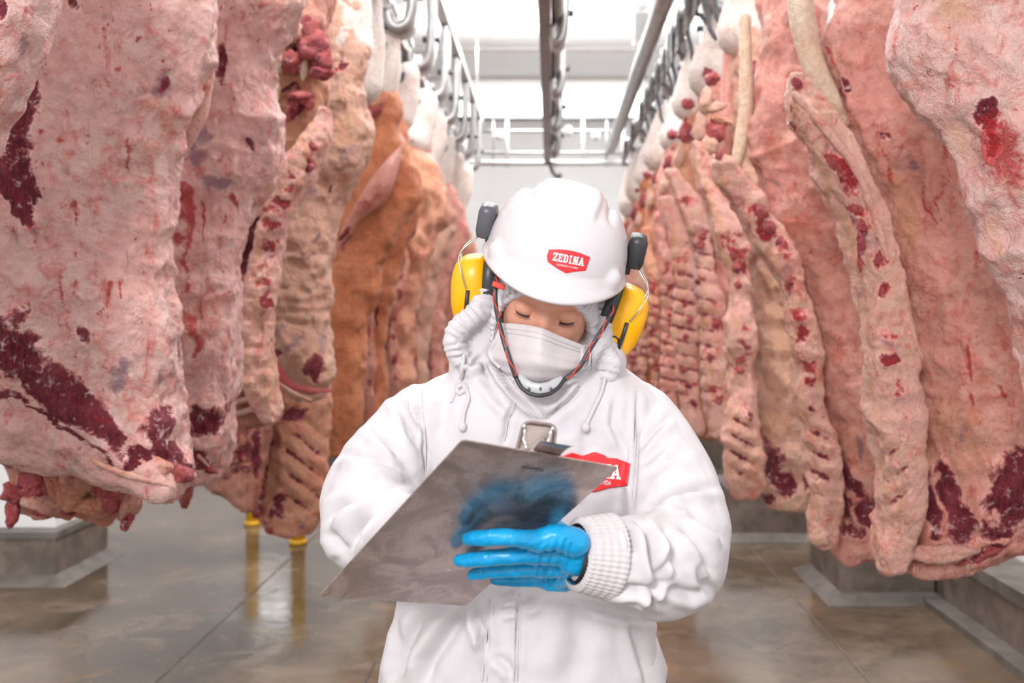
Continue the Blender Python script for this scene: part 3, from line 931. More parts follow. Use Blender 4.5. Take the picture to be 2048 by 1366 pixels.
s5 = side('beef_side', 'smooth orange-brown beef side with a pink torn wedge on its shoulder', -1.02, 5.6, .8, GL)
meat('flank', s5, 5.6, [(105, 715, 770), (160, 705, 790), (220, 695, 800), (280, 690, 800), (330, 680, 822), (360, 672, 836), (395, 668, 838), (430, 664, 822), (470, 662, 795), (530, 660, 765), (600, 658, 748), (700, 656, 730), (780, 655, 722), (850, 662, 722), (905, 672, 712)], .13, MEAT['orange'], 160, 100,
     [('m', 745, 130, 18, 20, 0, .9), ('m', 735, 215, 14, 34, 20, 1), ('t', 740, 160, 20, 20, 0, .6), ('m', 688, 480, 20, 26, 10, .8), ('u', 700, 480, 18, 30, 0, .4)], [([(780, 350), (800, 420), (770, 480)], 10, .01)], 101, wide=(-1, .4))
mtube('torn_wedge', s5, [(672, 500, 5.40), (700, 440, 5.38), (745, 390, 5.36), (785, 340, 5.37), (800, 300, 5.4)], [12, 26, 34, 26, 10], 'rose', 24, 14, .45, flat=.6, masks=[('m', 690, 470, 24, 16, -40, .8), ('b', 745, 400, 14, 60, 35, .6), ('t', 700, 390, 26, 60, 35, .6), ('m', 760, 320, 40, 6, 0, .7)])
lump('hip_joint', s5, 752, 195, 5.42, 17, 24, 14, 20, 'peach', 1)
lump('hip_joint', s5, 746, 218, 5.43, 22, 15, 12, -30, 'lean', 2)
lump('hip_joint', s5, 728, 238, 5.44, 10, 22, 10, 10, 'lean', 3)
shank(s5, -1, 5.6, 745, 170, 60, 40, 4)

LROW = [
    (6.35, 'orange', [(165, 780, 812), (230, 765, 812), (290, 752, 820), (340, 750, 838), (380, 745, 845), (430, 735, 835), (480, 735, 812), (560, 728, 790), (660, 722, 778), (780, 722, 772), (858, 730, 765)],
     [('m', 745, 600, 12, 120, 0, .9), ('m', 740, 760, 10, 60, 0, .6)], 'sixth side of the left row, orange fat with a dark rib strip'),
    (7.1, 'peach', [(212, 825, 842), (280, 808, 846), (340, 800, 870), (390, 798, 895), (440, 792, 893), (490, 788, 868), (560, 780, 845), (660, 772, 830), (800, 775, 822), (835, 782, 815)],
     [('m', 776, 640, 12, 150, 0, .9), ('t', 840, 380, 40, 60, 0, .6)], 'seventh side of the left row, peach with rounded shoulder'),
    (7.9, 'tan', [(252, 850, 865), (320, 832, 872), (380, 828, 900), (430, 825, 916), (480, 822, 905), (550, 818, 880), (650, 812, 862), (780, 815, 855), (815, 822, 848)],
     [('m', 815, 600, 10, 140, 0, .9), ('u', 880, 420, 20, 30, 0, .5)], 'eighth side of the left row, tan, behind the white shoulder'),
    (8.8, 'rose', [(296, 872, 886), (360, 858, 895), (420, 852, 922), (470, 848, 934), (530, 845, 915), (620, 840, 890), (760, 842, 882), (790, 850, 876)],
     [('m', 848, 620, 10, 140, 0, .8)], 'ninth side of the left row, rose pink, left of the yellow earmuff'),
    (9.7, 'peach', [(328, 890, 902), (400, 878, 912), (450, 872, 936), (500, 868, 945), (560, 865, 930), (660, 862, 908), (770, 866, 900)],
     [('m', 868, 600, 9, 120, 0, .8)], 'tenth side of the left row, mostly hidden by the yellow earmuff'),
    (10.5, 'rose', [(352, 902, 914), (420, 895, 928), (480, 890, 945), (540, 886, 950), (620, 884, 930), (740, 886, 922)], [], 'farthest side of the left row, behind the hood'),
]
for i, (Y, mt, rows, ms, lab) in enumerate(LROW):
    e = side('beef_side', lab, -.95, Y, CH - (rows[-1][0] - VY) / FPX * Y, GL)
    meat('flank', e, Y, rows, .13, MEAT[mt], 90, 56, ms, (), 120 + i, 1.3, wide=(-1, .42))
    if len(rows) < 7:
        shank(e, -1, Y, (rows[1][1] + rows[1][2]) / 2, rows[1][0], 56, 40, 10 + i)
        continue
    strip(e, Y - .16, [(rows[5][0], rows[5][1] + 10, rows[5][1] + 34), (rows[-3][0], rows[-3][1] + 6, rows[-3][1] + 22), (rows[-1][0] - 15, rows[-1][1] + 4, rows[-1][1] + 18)], .04, 140 + i,
          [(rows[5][0] + 20 + k * (rows[-1][0] - rows[5][0] - 60) / 7, .5, 6, 9, 0) for k in range(7)], i, nv=60, mat='inner')
    shank(e, -1, Y, (rows[1][1] + rows[1][2]) / 2, rows[1][0], 56, 40, 10 + i)

# ---- right row
r1 = side('beef_side', 'nearest right beef side, pale pink with a bright red patch, at right edge', 1.1, 2.2, .9, GR)
meat('flank', r1, 2.2, [(-720, 1930, 2060), (-400, 1830, 2240), (-100, 1790, 2300), (0, 1785, 2310), (60, 1790, 2315), (120, 1808, 2320), (170, 1828, 2330), (220, 1856, 2335), (280, 1892, 2340), (350, 1936, 2350), (430, 1972, 2360), (520, 2003, 2370), (600, 2032, 2370), (700, 2058, 2370), (900, 2080, 2360), (1100, 2090, 2340), (1220, 2120, 2300)], .15, MEAT['pink'], 280, 190,
     [('m', 1976, 235, 40, 66, -15, 1), ('b', 2000, 290, 62, 100, -20, 1), ('m', 1972, 215, 30, 44, 0, 1), ('b', 2030, 360, 30, 50, -20, .7), ('m', 1990, 290, 30, 60, -15, .7), ('b', 1855, 132, 9, 14, -10, .8), ('b', 1882, 155, 7, 18, -10, .8), ('b', 1895, 175, 14, 9, 0, .7), ('t', 1900, 60, 16, 60, -30, .35), ('t', 1915, 280, 20, 70, -40, .5), ('t', 1985, 450, 12, 80, -15, .6), ('t', 1920, 10, 50, 30, 0, .7),
      ('b', 1960, 20, 30, 8, -40, .6), ('b', 2025, 10, 40, 40, 0, .3), ('b', 1950, 350, 12, 50, -25, .4), ('b', 1830, 30, 26, 12, 10, .3), ('m', 2040, 560, 5, 40, 0, .7), ('b', 2035, 220, 8, 10, 0, .7)],
     [([(1795, 80), (1830, 165), (1890, 260), (1950, 350), (1985, 430), (2020, 540)], 12, .014), ([(1850, 40), (1890, 90), (1930, 120), (1980, 160)], 10, .010), ([(1870, 130), (1920, 160), (1970, 150)], 8, .008), ([(1820, 190), (1900, 320), (1960, 450)], 10, -.008), ([(1930, 60), (2000, 130), (2048, 170)], 12, .012), ([(2000, 380), (2030, 440)], 16, .010)], 201)

r2 = side('beef_side', 'big peach-pink beef side at the right with sawn backbone and dark purple foot', 1.15, 2.95, .72, GR)
meat('flank', r2, 2.95, [(-380, 1710, 1810), (-220, 1680, 1900), (-60, 1690, 1960), (20, 1680, 1985), (70, 1652, 2005), (95, 1650, 2015), (140, 1658, 2035), (200, 1672, 2065), (260, 1690, 2095), (330, 1715, 2125), (400, 1742, 2150), (480, 1765, 2175), (560, 1782, 2195), (650, 1804, 2205), (750, 1815, 2210), (850, 1826, 2205), (930, 1832, 2190), (1000, 1826, 2165), (1050, 1808, 2130), (1085, 1785, 2080), (1110, 1776, 2010), (1128, 1790, 1925)], .16, MEAT['rose'], 340, 220,
     [('m', 1700, 175, 12, 26, -15, .95), ('b', 1690, 200, 10, 26, -10, .9), ('b', 1665, 110, 6, 40, -20, .8), ('m', 1772, 268, 22, 16, 10, .75), ('b', 1790, 290, 50, 14, 40, .55), ('b', 1760, 270, 70, 60, 30, .33), ('u', 1826, 335, 18, 14, 40, .8), ('u', 1800, 310, 40, 14, 45, .5), ('b', 1776, 350, 10, 36, -25, .9), ('b', 1765, 300, 8, 40, -30, .7),
      ('B', [(1855, 385), (1858, 410), (1866, 440)], 6, .95), ('B', [(1880, 390), (1878, 440)], 6, .8), ('B', [(1895, 270), (1890, 330), (1900, 360), (1880, 410)], 9, .85), ('m', 1897, 280, 9, 14, 0, .9), ('b', 1975, 450, 30, 60, 0, .6), ('b', 1960, 520, 16, 50, 0, .7), ('B', [(1932, 700), (1940, 725), (1944, 750)], 11, 1), ('b', 1950, 670, 6, 8, 0, .8), ('b', 1900, 715, 4, 12, 15, .7),
      ('B', [(2010, 765), (2020, 790), (2032, 812)], 8, .95), ('B', [(1940, 790), (1948, 805), (1952, 818)], 8, .9), ('b', 1970, 842, 6, 6, 0, .8), ('b', 1872, 826, 10, 4, 30, .8), ('b', 1925, 640, 8, 5, -20, .7), ('b', 1975, 615, 6, 6, 0, .7), ('b', 1940, 300, 60, 200, 0, .15),
      ('t', 1810, 440, 30, 90, -10, .85), ('t', 1790, 370, 20, 50, -30, .8), ('t', 1900, 840, 60, 60, 0, .55), ('t', 1940, 900, 60, 70, 0, .5), ('t', 1870, 900, 30, 60, -20, .4), ('u', 1840, 850, 12, 60, -25, .55), ('u', 1925, 860, 16, 60, -10, .6), ('u', 1895, 860, 12, 40, -10, .4), ('b', 1990, 870, 50, 60, 0, .35), ('b', 1920, 170, 100, 80, 0, .15),
      ('m', 1860, 1000, 30, 110, -8, .9), ('m', 1905, 990, 30, 100, -18, .95), ('m', 1930, 1050, 40, 60, 0, .85), ('m', 2020, 985, 70, 90, 0, 1.0), ('m', 2040, 920, 60, 40, 0, .8), ('m', 1850, 940, 8, 60, -20, .7), ('m', 1995, 1060, 60, 30, -10, .7), ('m', 1985, 1100, 70, 20, -15, .8)],
     [([(1830, 790), (1880, 805), (1950, 815), (2048, 790)], 9, -.009), ([(1840, 810), (1870, 880), (1900, 960)], 9, .009), ([(1820, 560), (1880, 580), (1960, 570), (2048, 545)], 18, .010), ([(1830, 700), (1900, 720), (1980, 700)], 20, .010), ([(1940, 820), (1960, 900), (1980, 960)], 10, .008),
      ([(1655, 100), (1690, 180), (1730, 260), (1765, 330)], 9, .010), ([(1680, 120), (1760, 130), (1800, 150)], 14, .008), ([(1830, 900), (1835, 1000), (1800, 1060)], 9, .010), ([(1890, 960), (1900, 1040)], 8, .009), ([(1950, 960), (1965, 1060)], 9, .010), ([(1800, 1105), (1850, 1085), (1920, 1080), (2000, 1075)], 9, -.014)], 211)
lump('cut_face', r2, 1885, 1106, 2.80, 66, 18, 26, -3, 'spine', 1)
lump('cut_face', r2, 1935, 1120, 2.84, 40, 8, 14, -12, 'lean', 2)
lump('hanging_scrap', r2, 1935, 1130, 2.83, 6, 18, 6, 0, 'bone', 3)
lump('hanging_scrap', r2, 1975, 1105, 2.84, 40, 10, 14, -18, 'lean', 4)
strip(r2, 2.78, [(160, 1576, 1600), (185, 1575, 1625), (220, 1586, 1655), (270, 1600, 1690), (330, 1630, 1715), (390, 1660, 1740), (440, 1685, 1760), (500, 1706, 1785), (580, 1718, 1800), (660, 1728, 1806), (760, 1738, 1812), (860, 1748, 1826), (950, 1762, 1834), (1020, 1768, 1830), (1070, 1760, 1818), (1105, 1755, 1806), (1130, 1768, 1800)], .07, 212,
      [(165, .6, 14, 12, 20), (325, .55, 30, 18, 40), (345, .68, 24, 22, 30), (372, .6, 14, 22, 40), (415, .55, 20, 16, 10), (452, .5, 16, 20, 0), (480, .3, 10, 26, -10), (520, .6, 12, 22, 5), (585, .55, 10, 14, 0), (520, .12, 6, 40, -5), (660, .72, 18, 17, 15), (724, .72, 18, 18, 10), (785, .8, 10, 16, 20), (840, .88, 7, 12, 0)], 1, nv=260,
      masks=[('b', 1600, 240, 20, 60, -10, .5), ('m', 1590, 250, 8, 50, -15, .8), ('u', 1655, 300, 34, 24, 20, .6), ('t', 1690, 470, 12, 110, -20, .8), ('b', 1745, 690, 10, 120, -4, .3), ('t', 1800, 1000, 20, 60, 0, .6), ('m', 1790, 880, 8, 26, -30, .6), ('m', 1800, 930, 8, 26, -30, .5), ('b', 1775, 625, 40, 26, 0, .3)], ribs=[(1795, 960, 40, 130, 35, 40, .005)])
mtube('tendon', r2, [(1596, -80, 3.0), (1604, 40, 2.96), (1625, 130, 2.93), (1660, 200, 2.9), (1690, 245, 2.9)], [24, 26, 24, 20, 10], 'tendon', 16, 3, .08)
mtube('fat_seam', r2, [(1590, 190, 2.74), (1625, 225, 2.72), (1660, 270, 2.71), (1710, 330, 2.71), (1745, 420, 2.71), (1775, 520, 2.71)], [5, 8, 9, 8, 7, 5], 'spine', 14, 33, .5)

r3 = side('beef_side', 'second large right beef side, greyish pink with knobbed backbone and dark foot', 1.0, 3.65, .8, GR)
meat('flank', r3, 3.65, [(-182, 1550, 1630), (-60, 1528, 1650), (20, 1522, 1650), (120, 1518, 1655), (200, 1514, 1665), (255, 1504, 1675), (285, 1497, 1685), (320, 1502, 1700), (360, 1520, 1720), (420, 1545, 1745), (480, 1572, 1765), (540, 1594, 1775), (600, 1606, 1782), (700, 1622, 1788), (800, 1640, 1795), (900, 1656, 1798), (980, 1675, 1800), (1030, 1688, 1798), (1070, 1680, 1790), (1098, 1668, 1780), (1112, 1680, 1765)], .14, MEAT['rose'], 260, 150,
     [('b', 1560, 130, 26, 100, 0, .25), ('b', 1600, 470, 16, 60, -25, .55), ('b', 1630, 500, 26, 30, 0, .5), ('B', [(1590, 380), (1605, 420), (1625, 470)], 6, .6), ('u', 1550, 380, 40, 10, 30, .6), ('t', 1625, 640, 14, 60, -5, .75), ('t', 1640, 570, 18, 40, 0, .4), ('u', 1660, 660, 50, 8, 20, .4), ('t', 1690, 900, 60, 60, 0, .5), ('u', 1725, 910, 10, 40, -15, .9), ('u', 1665, 890, 8, 50, -10, .6), ('u', 1700, 870, 8, 30, 0, .4),
      ('m', 1700, 960, 22, 60, -30, .95), ('m', 1690, 1000, 16, 80, -5, .95), ('m', 1735, 1030, 40, 50, 0, .85), ('b', 1720, 930, 26, 26, 0, .5), ('m', 1700, 1070, 40, 26, 0, .8), ('b', 1670, 770, 90, 90, 0, .15), ('b', 1560, 250, 60, 40, 0, .2), ('u', 1700, 780, 60, 60, 0, .2)],
     [([(1500, 318), (1545, 300), (1595, 278)], 8, .014), ([(1640, 650), (1680, 680), (1740, 670)], 10, .008), ([(1660, 845), (1700, 850), (1760, 845)], 7, -.008), ([(1600, 545), (1620, 520), (1640, 560)], 14, .010), ([(1690, 880), (1700, 940)], 7, .008), ([(1545, 400), (1590, 470), (1610, 560)], 9, .008), ([(1680, 1085), (1720, 1092), (1770, 1090)], 7, -.012)], 221)
strip(r3, 3.48, [(312, 1424, 1442), (335, 1427, 1470), (370, 1440, 1505), (410, 1458, 1532), (450, 1480, 1556), (490, 1508, 1578), (530, 1538, 1594), (580, 1568, 1604), (640, 1580, 1615), (720, 1590, 1632), (780, 1584, 1642), (850, 1606, 1656), (930, 1622, 1670), (1000, 1630, 1680), (1050, 1622, 1674), (1085, 1625, 1665)], .06, 222,
      [(312, .8, 10, 10, 0), (425, .75, 22, 16, 30), (455, .7, 18, 18, 30), (485, .78, 12, 18, 30), (515, .7, 12, 18, 20), (565, .6, 12, 14, 10), (600, .6, 13, 18, 5), (628, .6, 14, 14, 0), (665, .6, 12, 14, 0), (700, .62, 13, 16, 0), (735, .65, 12, 16, 0), (765, .7, 8, 12, 0)], 2, nv=220,
      masks=[('b', 1480, 400, 40, 26, 30, .55), ('b', 1500, 450, 14, 16, 0, .7), ('t', 1530, 500, 20, 26, 20, .5), ('m', 1620, 815, 18, 9, 10, .7), ('m', 1640, 960, 20, 10, 10, .5)], ribs=[(1640, 920, 40, 130, -25, 36, .006)])
mtube('tendon', r3, [(1490, 40, 3.75), (1492, 150, 3.72), (1492, 230, 3.7), (1480, 300, 3.68), (1470, 340, 3.66)], [12, 14, 16, 14, 8], 'tendon', 14, 12, .1)
lump('cut_face', r3, 1640, 1076, 3.44, 20, 16, 14, 0, 'bone', 2)

r4 = side('beef_side', 'tan right beef side with a dark purple patch at its foot, third large one', .95, 4.45, .7, GR)
meat('flank', r4, 4.45, [(-34, 1488, 1540), (40, 1472, 1535), (120, 1464, 1532), (200, 1460, 1545), (260, 1456, 1560), (330, 1465, 1575), (420, 1484, 1590), (500, 1496, 1605), (600, 1508, 1622), (700, 1513, 1630), (800, 1514, 1636), (900, 1520, 1640), (970, 1524, 1636), (998, 1528, 1625), (1010, 1540, 1600)], .13, MEAT['tan'], 200, 110,
     [('m', 1488, 60, 14, 30, 0, .8), ('m', 1500, 140, 16, 30, 0, 1), ('b', 1485, 105, 14, 40, 0, .8), ('t', 1490, 200, 14, 70, 0, .7), ('b', 1495, 60, 26, 40, 0, .5), ('t', 1570, 640, 60, 160, 0, .45), ('m', 1545, 930, 26, 60, -8, 1), ('m', 1570, 960, 24, 50, -8, .9), ('m', 1540, 990, 20, 20, 0, .8), ('m', 1612, 960, 12, 40, 0, .95), ('u', 1612, 920, 10, 50, 0, .7), ('b', 1510, 800, 6, 30, 0, .7), ('t', 1540, 850, 50, 50, 0, .5)],
     [([(1510, 520), (1540, 570), (1545, 600)], 7, .009), ([(1520, 850), (1560, 840), (1620, 870)], 9, .006)], 231)
strip(r4, 4.27, [(288, 1384, 1398), (320, 1386, 1420), (370, 1396, 1448), (430, 1415, 1470), (500, 1440, 1490), (580, 1454, 1502), (680, 1456, 1508), (780, 1450, 1508), (860, 1450, 1514), (930, 1452, 1520), (975, 1456, 1520), (988, 1470, 1510)], .055, 232,
      [(475, .6, 14, 18, 10), (505, .6, 16, 20, 5), (535, .55, 13, 14, 0), (570, .5, 9, 10, 0), (650, .5, 8, 10, 0), (690, .5, 16, 9, 0), (720, .5, 12, 8, 0), (742, .5, 10, 8, 0)], 4, nv=180,
      masks=[('b', 1420, 390, 26, 50, 20, .4), ('b', 1455, 790, 8, 40, 0, .6), ('t', 1470, 850, 30, 40, 0, .5), ('t', 1490, 930, 30, 60, 0, .4), ('m', 1490, 830, 8, 30, -20, .6)], ribs=[(1485, 890, 45, 110, -28, 30, .006)])
for i, (x, y, rx, rz, mt) in enumerate(((1424, 158, 15, 12, 'lean'), (1432, 215, 20, 10, 'bone'), (1434, 262, 20, 24, 'lean'), (1412, 200, 14, 26, 'bone'), (1440, 240, 24, 9, 'peach'), (1420, 290, 20, 20, 'bone'), (1500, 150, 14, 26, 'lean'))):
    lump('hip_joint', r4, x, y, 4.30, rx, rz, 12, 10 * i - 20, mt, i)
mtube('thigh', r4, [(1470, 40, 4.5), (1466, 150, 4.5), (1462, 240, 4.48), (1440, 330, 4.45)], [22, 24, 26, 20], 'rose', 18, 13, .2)
shank(r4, 1, 4.45, 1490, 60, 62, 44, 30)

RROW = [
    (5.25, 'rose', [(70, 1432, 1465), (150, 1408, 1470), (230, 1395, 1470), (320, 1385, 1470), (400, 1398, 1475), (480, 1410, 1480), (580, 1420, 1482), (700, 1424, 1480), (800, 1426, 1478), (870, 1432, 1470)],
     [('m', 1412, 200, 12, 24, 0, .9), ('m', 1390, 290, 14, 26, 0, .9), ('t', 1400, 340, 20, 50, 0, .7), ('b', 1400, 420, 14, 40, -20, .5)],
     [(345, 1332, 1355), (400, 1350, 1392), (460, 1375, 1416), (540, 1395, 1432), (640, 1404, 1448), (740, 1408, 1450), (820, 1414, 1450), (868, 1424, 1450)], 'fourth side of the right row, rose with a purple-grey backbone strip'),
    (6.0, 'peach', [(140, 1385, 1412), (210, 1368, 1420), (290, 1355, 1420), (370, 1348, 1415), (450, 1360, 1415), (560, 1365, 1418), (700, 1362, 1420), (800, 1368, 1425), (850, 1378, 1422), (868, 1390, 1415)],
     [('m', 1370, 240, 12, 20, 0, .9), ('m', 1410, 560, 6, 160, 0, .8), ('t', 1360, 330, 20, 50, 0, .7), ('m', 1370, 770, 10, 40, 0, .8)],
     [(400, 1318, 1345), (470, 1338, 1375), (560, 1350, 1392), (680, 1350, 1395), (780, 1352, 1398), (840, 1366, 1400), (858, 1380, 1400)], 'fifth side of the right row, cream backbone above the white shoulder'),
    (6.8, 'rose', [(200, 1355, 1375), (270, 1338, 1382), (350, 1322, 1380), (430, 1318, 1375), (520, 1328, 1372), (650, 1332, 1372), (780, 1334, 1374), (845, 1342, 1368)],
     [('m', 1345, 300, 10, 16, 0, .9), ('b', 1330, 420, 20, 40, 0, .5)],
     [(430, 1308, 1326), (520, 1318, 1342), (640, 1322, 1350), (760, 1324, 1352), (820, 1330, 1350)], 'sixth side of the right row, rose, above the white shoulder'),
    (7.6, 'peach', [(245, 1328, 1345), (310, 1312, 1350), (380, 1298, 1350), (450, 1292, 1342), (540, 1300, 1338), (680, 1304, 1338), (815, 1312, 1335)],
     [('m', 1320, 330, 9, 14, 0, .9), ('b', 1305, 410, 18, 40, 0, .7)],
     [(460, 1284, 1300), (560, 1294, 1316), (700, 1298, 1320), (800, 1304, 1318)], 'seventh side of the right row, peach and reddish'),
    (8.5, 'orange', [(290, 1302, 1316), (350, 1288, 1322), (420, 1274, 1320), (490, 1270, 1314), (580, 1276, 1308), (720, 1282, 1310), (795, 1288, 1306)],
     [('b', 1285, 430, 16, 40, 0, .6)],
     [(480, 1262, 1278), (580, 1270, 1290), (720, 1275, 1292), (780, 1280, 1292)], 'eighth side of the right row, orange, right of the earmuff'),
    (9.4, 'rose', [(325, 1282, 1294), (380, 1270, 1300), (440, 1258, 1298), (510, 1252, 1292), (600, 1258, 1288), (760, 1264, 1286)],
     [], [(500, 1246, 1258), (600, 1253, 1268), (740, 1258, 1272)], 'ninth side of the right row, rose, beside the helmet'),
    (10.3, 'peach', [(350, 1266, 1278), (410, 1254, 1282), (470, 1244, 1280), (540, 1240, 1274), (640, 1246, 1270), (745, 1250, 1268)], [], None, 'farthest side of the right row, partly behind the helmet'),
]
for i, (Y, mt, rows, ms, st, lab) in enumerate(RROW):
    e = side('beef_side', lab, .95, Y, CH - (rows[-1][0] - VY) / FPX * Y, GR)
    meat('flank', e, Y, rows, .13, MEAT[mt], 110, 60, ms, (), 260 + i, 1.3, wide=(1, .42))
    if st:
        n = 9
        k5 = 5.2 / Y
        strip(e, Y - .17, st, .045, 280 + i, [(st[1][0] + (st[-1][0] - st[1][0]) * (k + .3 * math.sin(k * 2.1 + i)) / n, .5 + .18 * math.sin(k * 1.7 + i), 11 * k5, 9 * k5, 0) for k in range(n)], i, nv=110,
              masks=[('u', st[2][1] + 20, st[2][0] + 60, 18, 160, 0, .6)] if i == 0 else [], mat=('spine', 'spine', 'rose', 'peach', 'tan', 'rose')[i % 6],
              ribs=[((st[2][1] + st[2][2]) / 2, (st[1][0] + st[-1][0]) / 2, 60, (st[-1][0] - st[1][0]) * .62, -12, 30 * k5, .004)])
    for k, (dx, dy, rx, rz, m2) in enumerate(((.35, .30, 15, 13, 'lean'), (.5, .55, 16, 22, 'lean'), (.25, .75, 12, 26, 'bone'))):
        y0, y1 = rows[0][0], rows[3][0]
        yy = y0 + (y1 - y0) * dy
        xx = np.interp(yy, [r[0] for r in rows], [r[1] for r in rows]) + 30 * dx * 5 / Y
        lump('hip_joint', e, xx, yy, Y - .10, rx * 5 / Y, rz * 5 / Y, 8, 10, m2, i + k)
    shank(e, 1, Y, (rows[1][1] * .7 + rows[1][2] * .3), rows[1][0], 56, 40, 40 + i)
# ------------------------------------------------------------------ overhead rails, trolleys, pipes, lamps
def xz_sweep(path, width, thick, y):
    """flat bar of the given width (along y) bent along an x-z path"""
    p = resample(np.array([(a, 0, b) for a, b in path]), 28)
    t = np.gradient(p, axis=0)
    t /= np.linalg.norm(t, axis=1, keepdims=True)
    n = np.stack([-t[:, 2], np.zeros(len(t)), t[:, 0]], 1)
    V = []
    for i in range(len(p)):
        for sy, sn in ((-1, -1), (1, -1), (1, 1), (-1, 1)):
            V.append(p[i] + n[i] * sn * thick / 2 + np.array((0, y + sy * width / 2, 0)))
    F = []
    for i in range(len(p) - 1):
        for k in range(4):
            k2 = (k + 1) % 4
            F.append((i * 4 + k, i * 4 + k2, (i + 1) * 4 + k2, (i + 1) * 4 + k))
    m = (len(p) - 1) * 4
    F += [(3, 2, 1, 0), (m, m + 1, m + 2, m + 3)]
    return np.array(V), F


def rail(X, label, hang_y, side_x=1, y0=1.2, y1=10.9, bw=.035, ho=.17, conduit=0.0):
    r = empty('overhead_rail', (X, (y0 + y1) / 2, RAIL_Z))
    tag(r, label, 'rail', 'overhead meat rails')
    MB().box((X, (y0 + y1) / 2, RAIL_Z), (bw, y1 - y0, .075), bev=.003).build('rail_bar', M_rail, r, smooth=False)
    for yy in hang_y:
        s = side_x
        v, f = xz_sweep([(X + s * ho, 3.58), (X + s * ho, 3.5), (X + s * ho, 3.35), (X + s * ho * .98, 3.18), (X + s * ho * .85, 3.09), (X + s * ho * .5, 3.055), (X + s * (bw / 2 + .02), 3.09), (X + s * (bw / 2 + .012), 3.17)], .20, .045, yy)
        h = build('hanger', v, f, M_steel, r)
        v, f = tube([(X + s * ho - .06, yy, 3.26), (X + s * ho + .05, yy, 3.26)], .022, 10)
        build('bolt', v, f, M_hook, h)
    if conduit:
        v, f = tube([(X + bw / 2 + conduit, y0, RAIL_Z + .03), (X + bw / 2 + conduit, 6, RAIL_Z + .03), (X + bw / 2 + conduit, y1, RAIL_Z + .03)], conduit * .95, 16)
        build('conduit', v, f, M_steel, r)
    MB().box((X + side_x * ho, (y0 + y1) / 2, 3.62), (.07, y1 - y0, .07), bev=.005).build('support_beam', M_lsteel, r, smooth=False)
    for yy in (2.5, 5.0, 7.5, 10.4):
        v, f = tube([(X + side_x * ho, yy, 3.65), (X + side_x * ho, yy, ZC - .001)], .008, 8)
        build('suspension_rod', v, f, M_lsteel, r)
    return r


rail(-.93, 'left overhead rail with curved grey hangers above the left row', [2.2 + .85 * k for k in range(11)])
rail(-.03, 'centre overhead rail running straight back above the worker', [2.0 + 1.3 * k for k in range(7)], bw=.07, ho=.12, conduit=.036)
rail(.80, 'right overhead rail above the right row', [2.4 + .95 * k for k in range(9)], 1)
v, f = tube([(.66, 1.2, 3.30), (.66, 6, 3.30), (.66, 10.9, 3.30)], .055, 20)
tag(build('air_duct', v, f, M_steel), 'thick grey pipe running back beside the right rail', 'pipe')

ORD = ['first', 'second', 'third', 'fourth', 'fifth', 'sixth', 'seventh', 'eighth', 'ninth', 'tenth', 'eleventh', 'twelfth', 'thirteenth', 'fourteenth']


def trolley(X, Y, zb, label):
    r = empty('rail_trolley', (X, Y, RAIL_Z))
    tag(r, label, 'trolley', 'roller trolleys on the meat rails')
    for dy in (-.045, .045):
        v, f = tube([(X - .022, Y + dy, RAIL_Z + .079), (X + .022, Y + dy, RAIL_Z + .079)], .04, 16)
        build('wheel', v, f, M_steel, r)
    MB().box((X - .035, Y, RAIL_Z - .02), (.012, .13, .24), bev=.004).build('side_plate', M_hook, r, smooth=False)
    z0, z1 = RAIL_Z - .13, zb
    pts = [(X - .035, Y, z0 + .03), (X - .03, Y, z0 - .02), (X - .01, Y, (z0 + z1) / 2 + .02), (X, Y, z1 + .04), (X + .035, Y, z1 - .01), (X + .06, Y, z1 + .015), (X + .065, Y, z1 + .045)]
    q = resample(np.array(pts), 24)
    v, f = tube(q, .012, 10, round_end=True)
    build('hook', v, f, M_hook, r)
    return r


cnt = {-1: 0, 1: 0}
for sgn, Y in shank_pts:
    cnt[sgn] += 1
    side_w = 'left' if sgn < 0 else 'right'
    trolley(-.93 if sgn < 0 else .80, Y, 3.0, 'loaded roller trolley and hook on the %s rail, %s from the front' % (side_w, ORD[cnt[sgn] - 1]))
for sgn, ys in ((-1, (4.72, 5.25, 5.9, 6.6, 7.45, 8.35)), (1, (4.8, 5.0, 5.6, 6.3, 6.5, 7.2, 8.0))):
    for k, Y in enumerate(ys):
        trolley(-.93 if sgn < 0 else .80, Y, 2.86, 'empty roller trolley and hook on the %s rail, %s empty one from the front' % ('left' if sgn < 0 else 'right', ORD[k]))

# cross pipes at the far end
fr = empty('pipe_frame', (-.08, 10.95, 3.1))
tag(fr, 'grid of thin pipes hanging across the far end of the aisle', 'pipes')
for z, r_, m in ((3.65, .018, M_hook), (3.52, .018, M_steel), (3.28, .02, M_steel), (3.17, .032, M_lsteel)):
    v, f = tube([(-1.0, 10.95, z), (0, 10.95, z), (.85, 10.95, z)], r_, 12)
    build('cross_pipe', v, f, m, fr)
for k, x in enumerate((-.93, -.62, -.47, .06, .36, .62, .8)):
    v, f = tube([(x, 10.95, 3.13), (x, 10.95, 3.4), (x, 10.95, 3.67)], .013 if k % 2 else .02, 10)
    build('drop_pipe', v, f, M_steel if k % 2 else M_lsteel, fr)
for k, x in enumerate((-.55, .2, .5)):
    v, f = ellipsoid((x, 10.9, 3.46 + .05 * (k % 2)), (.05, .05, .06), 14, 8)
    build('valve', v, f, M_lsteel, fr)
v, f = tube(resample(np.array([(.0, 10.9, 3.17), (.03, 10.88, 3.06), (.09, 10.88, 3.0), (.12, 10.88, 3.04)]), 16), .025, 10)
tag(build('drain_hook', v, f, M_hook), 'dark hooked pipe end hanging below the centre of the far pipes', 'pipe')


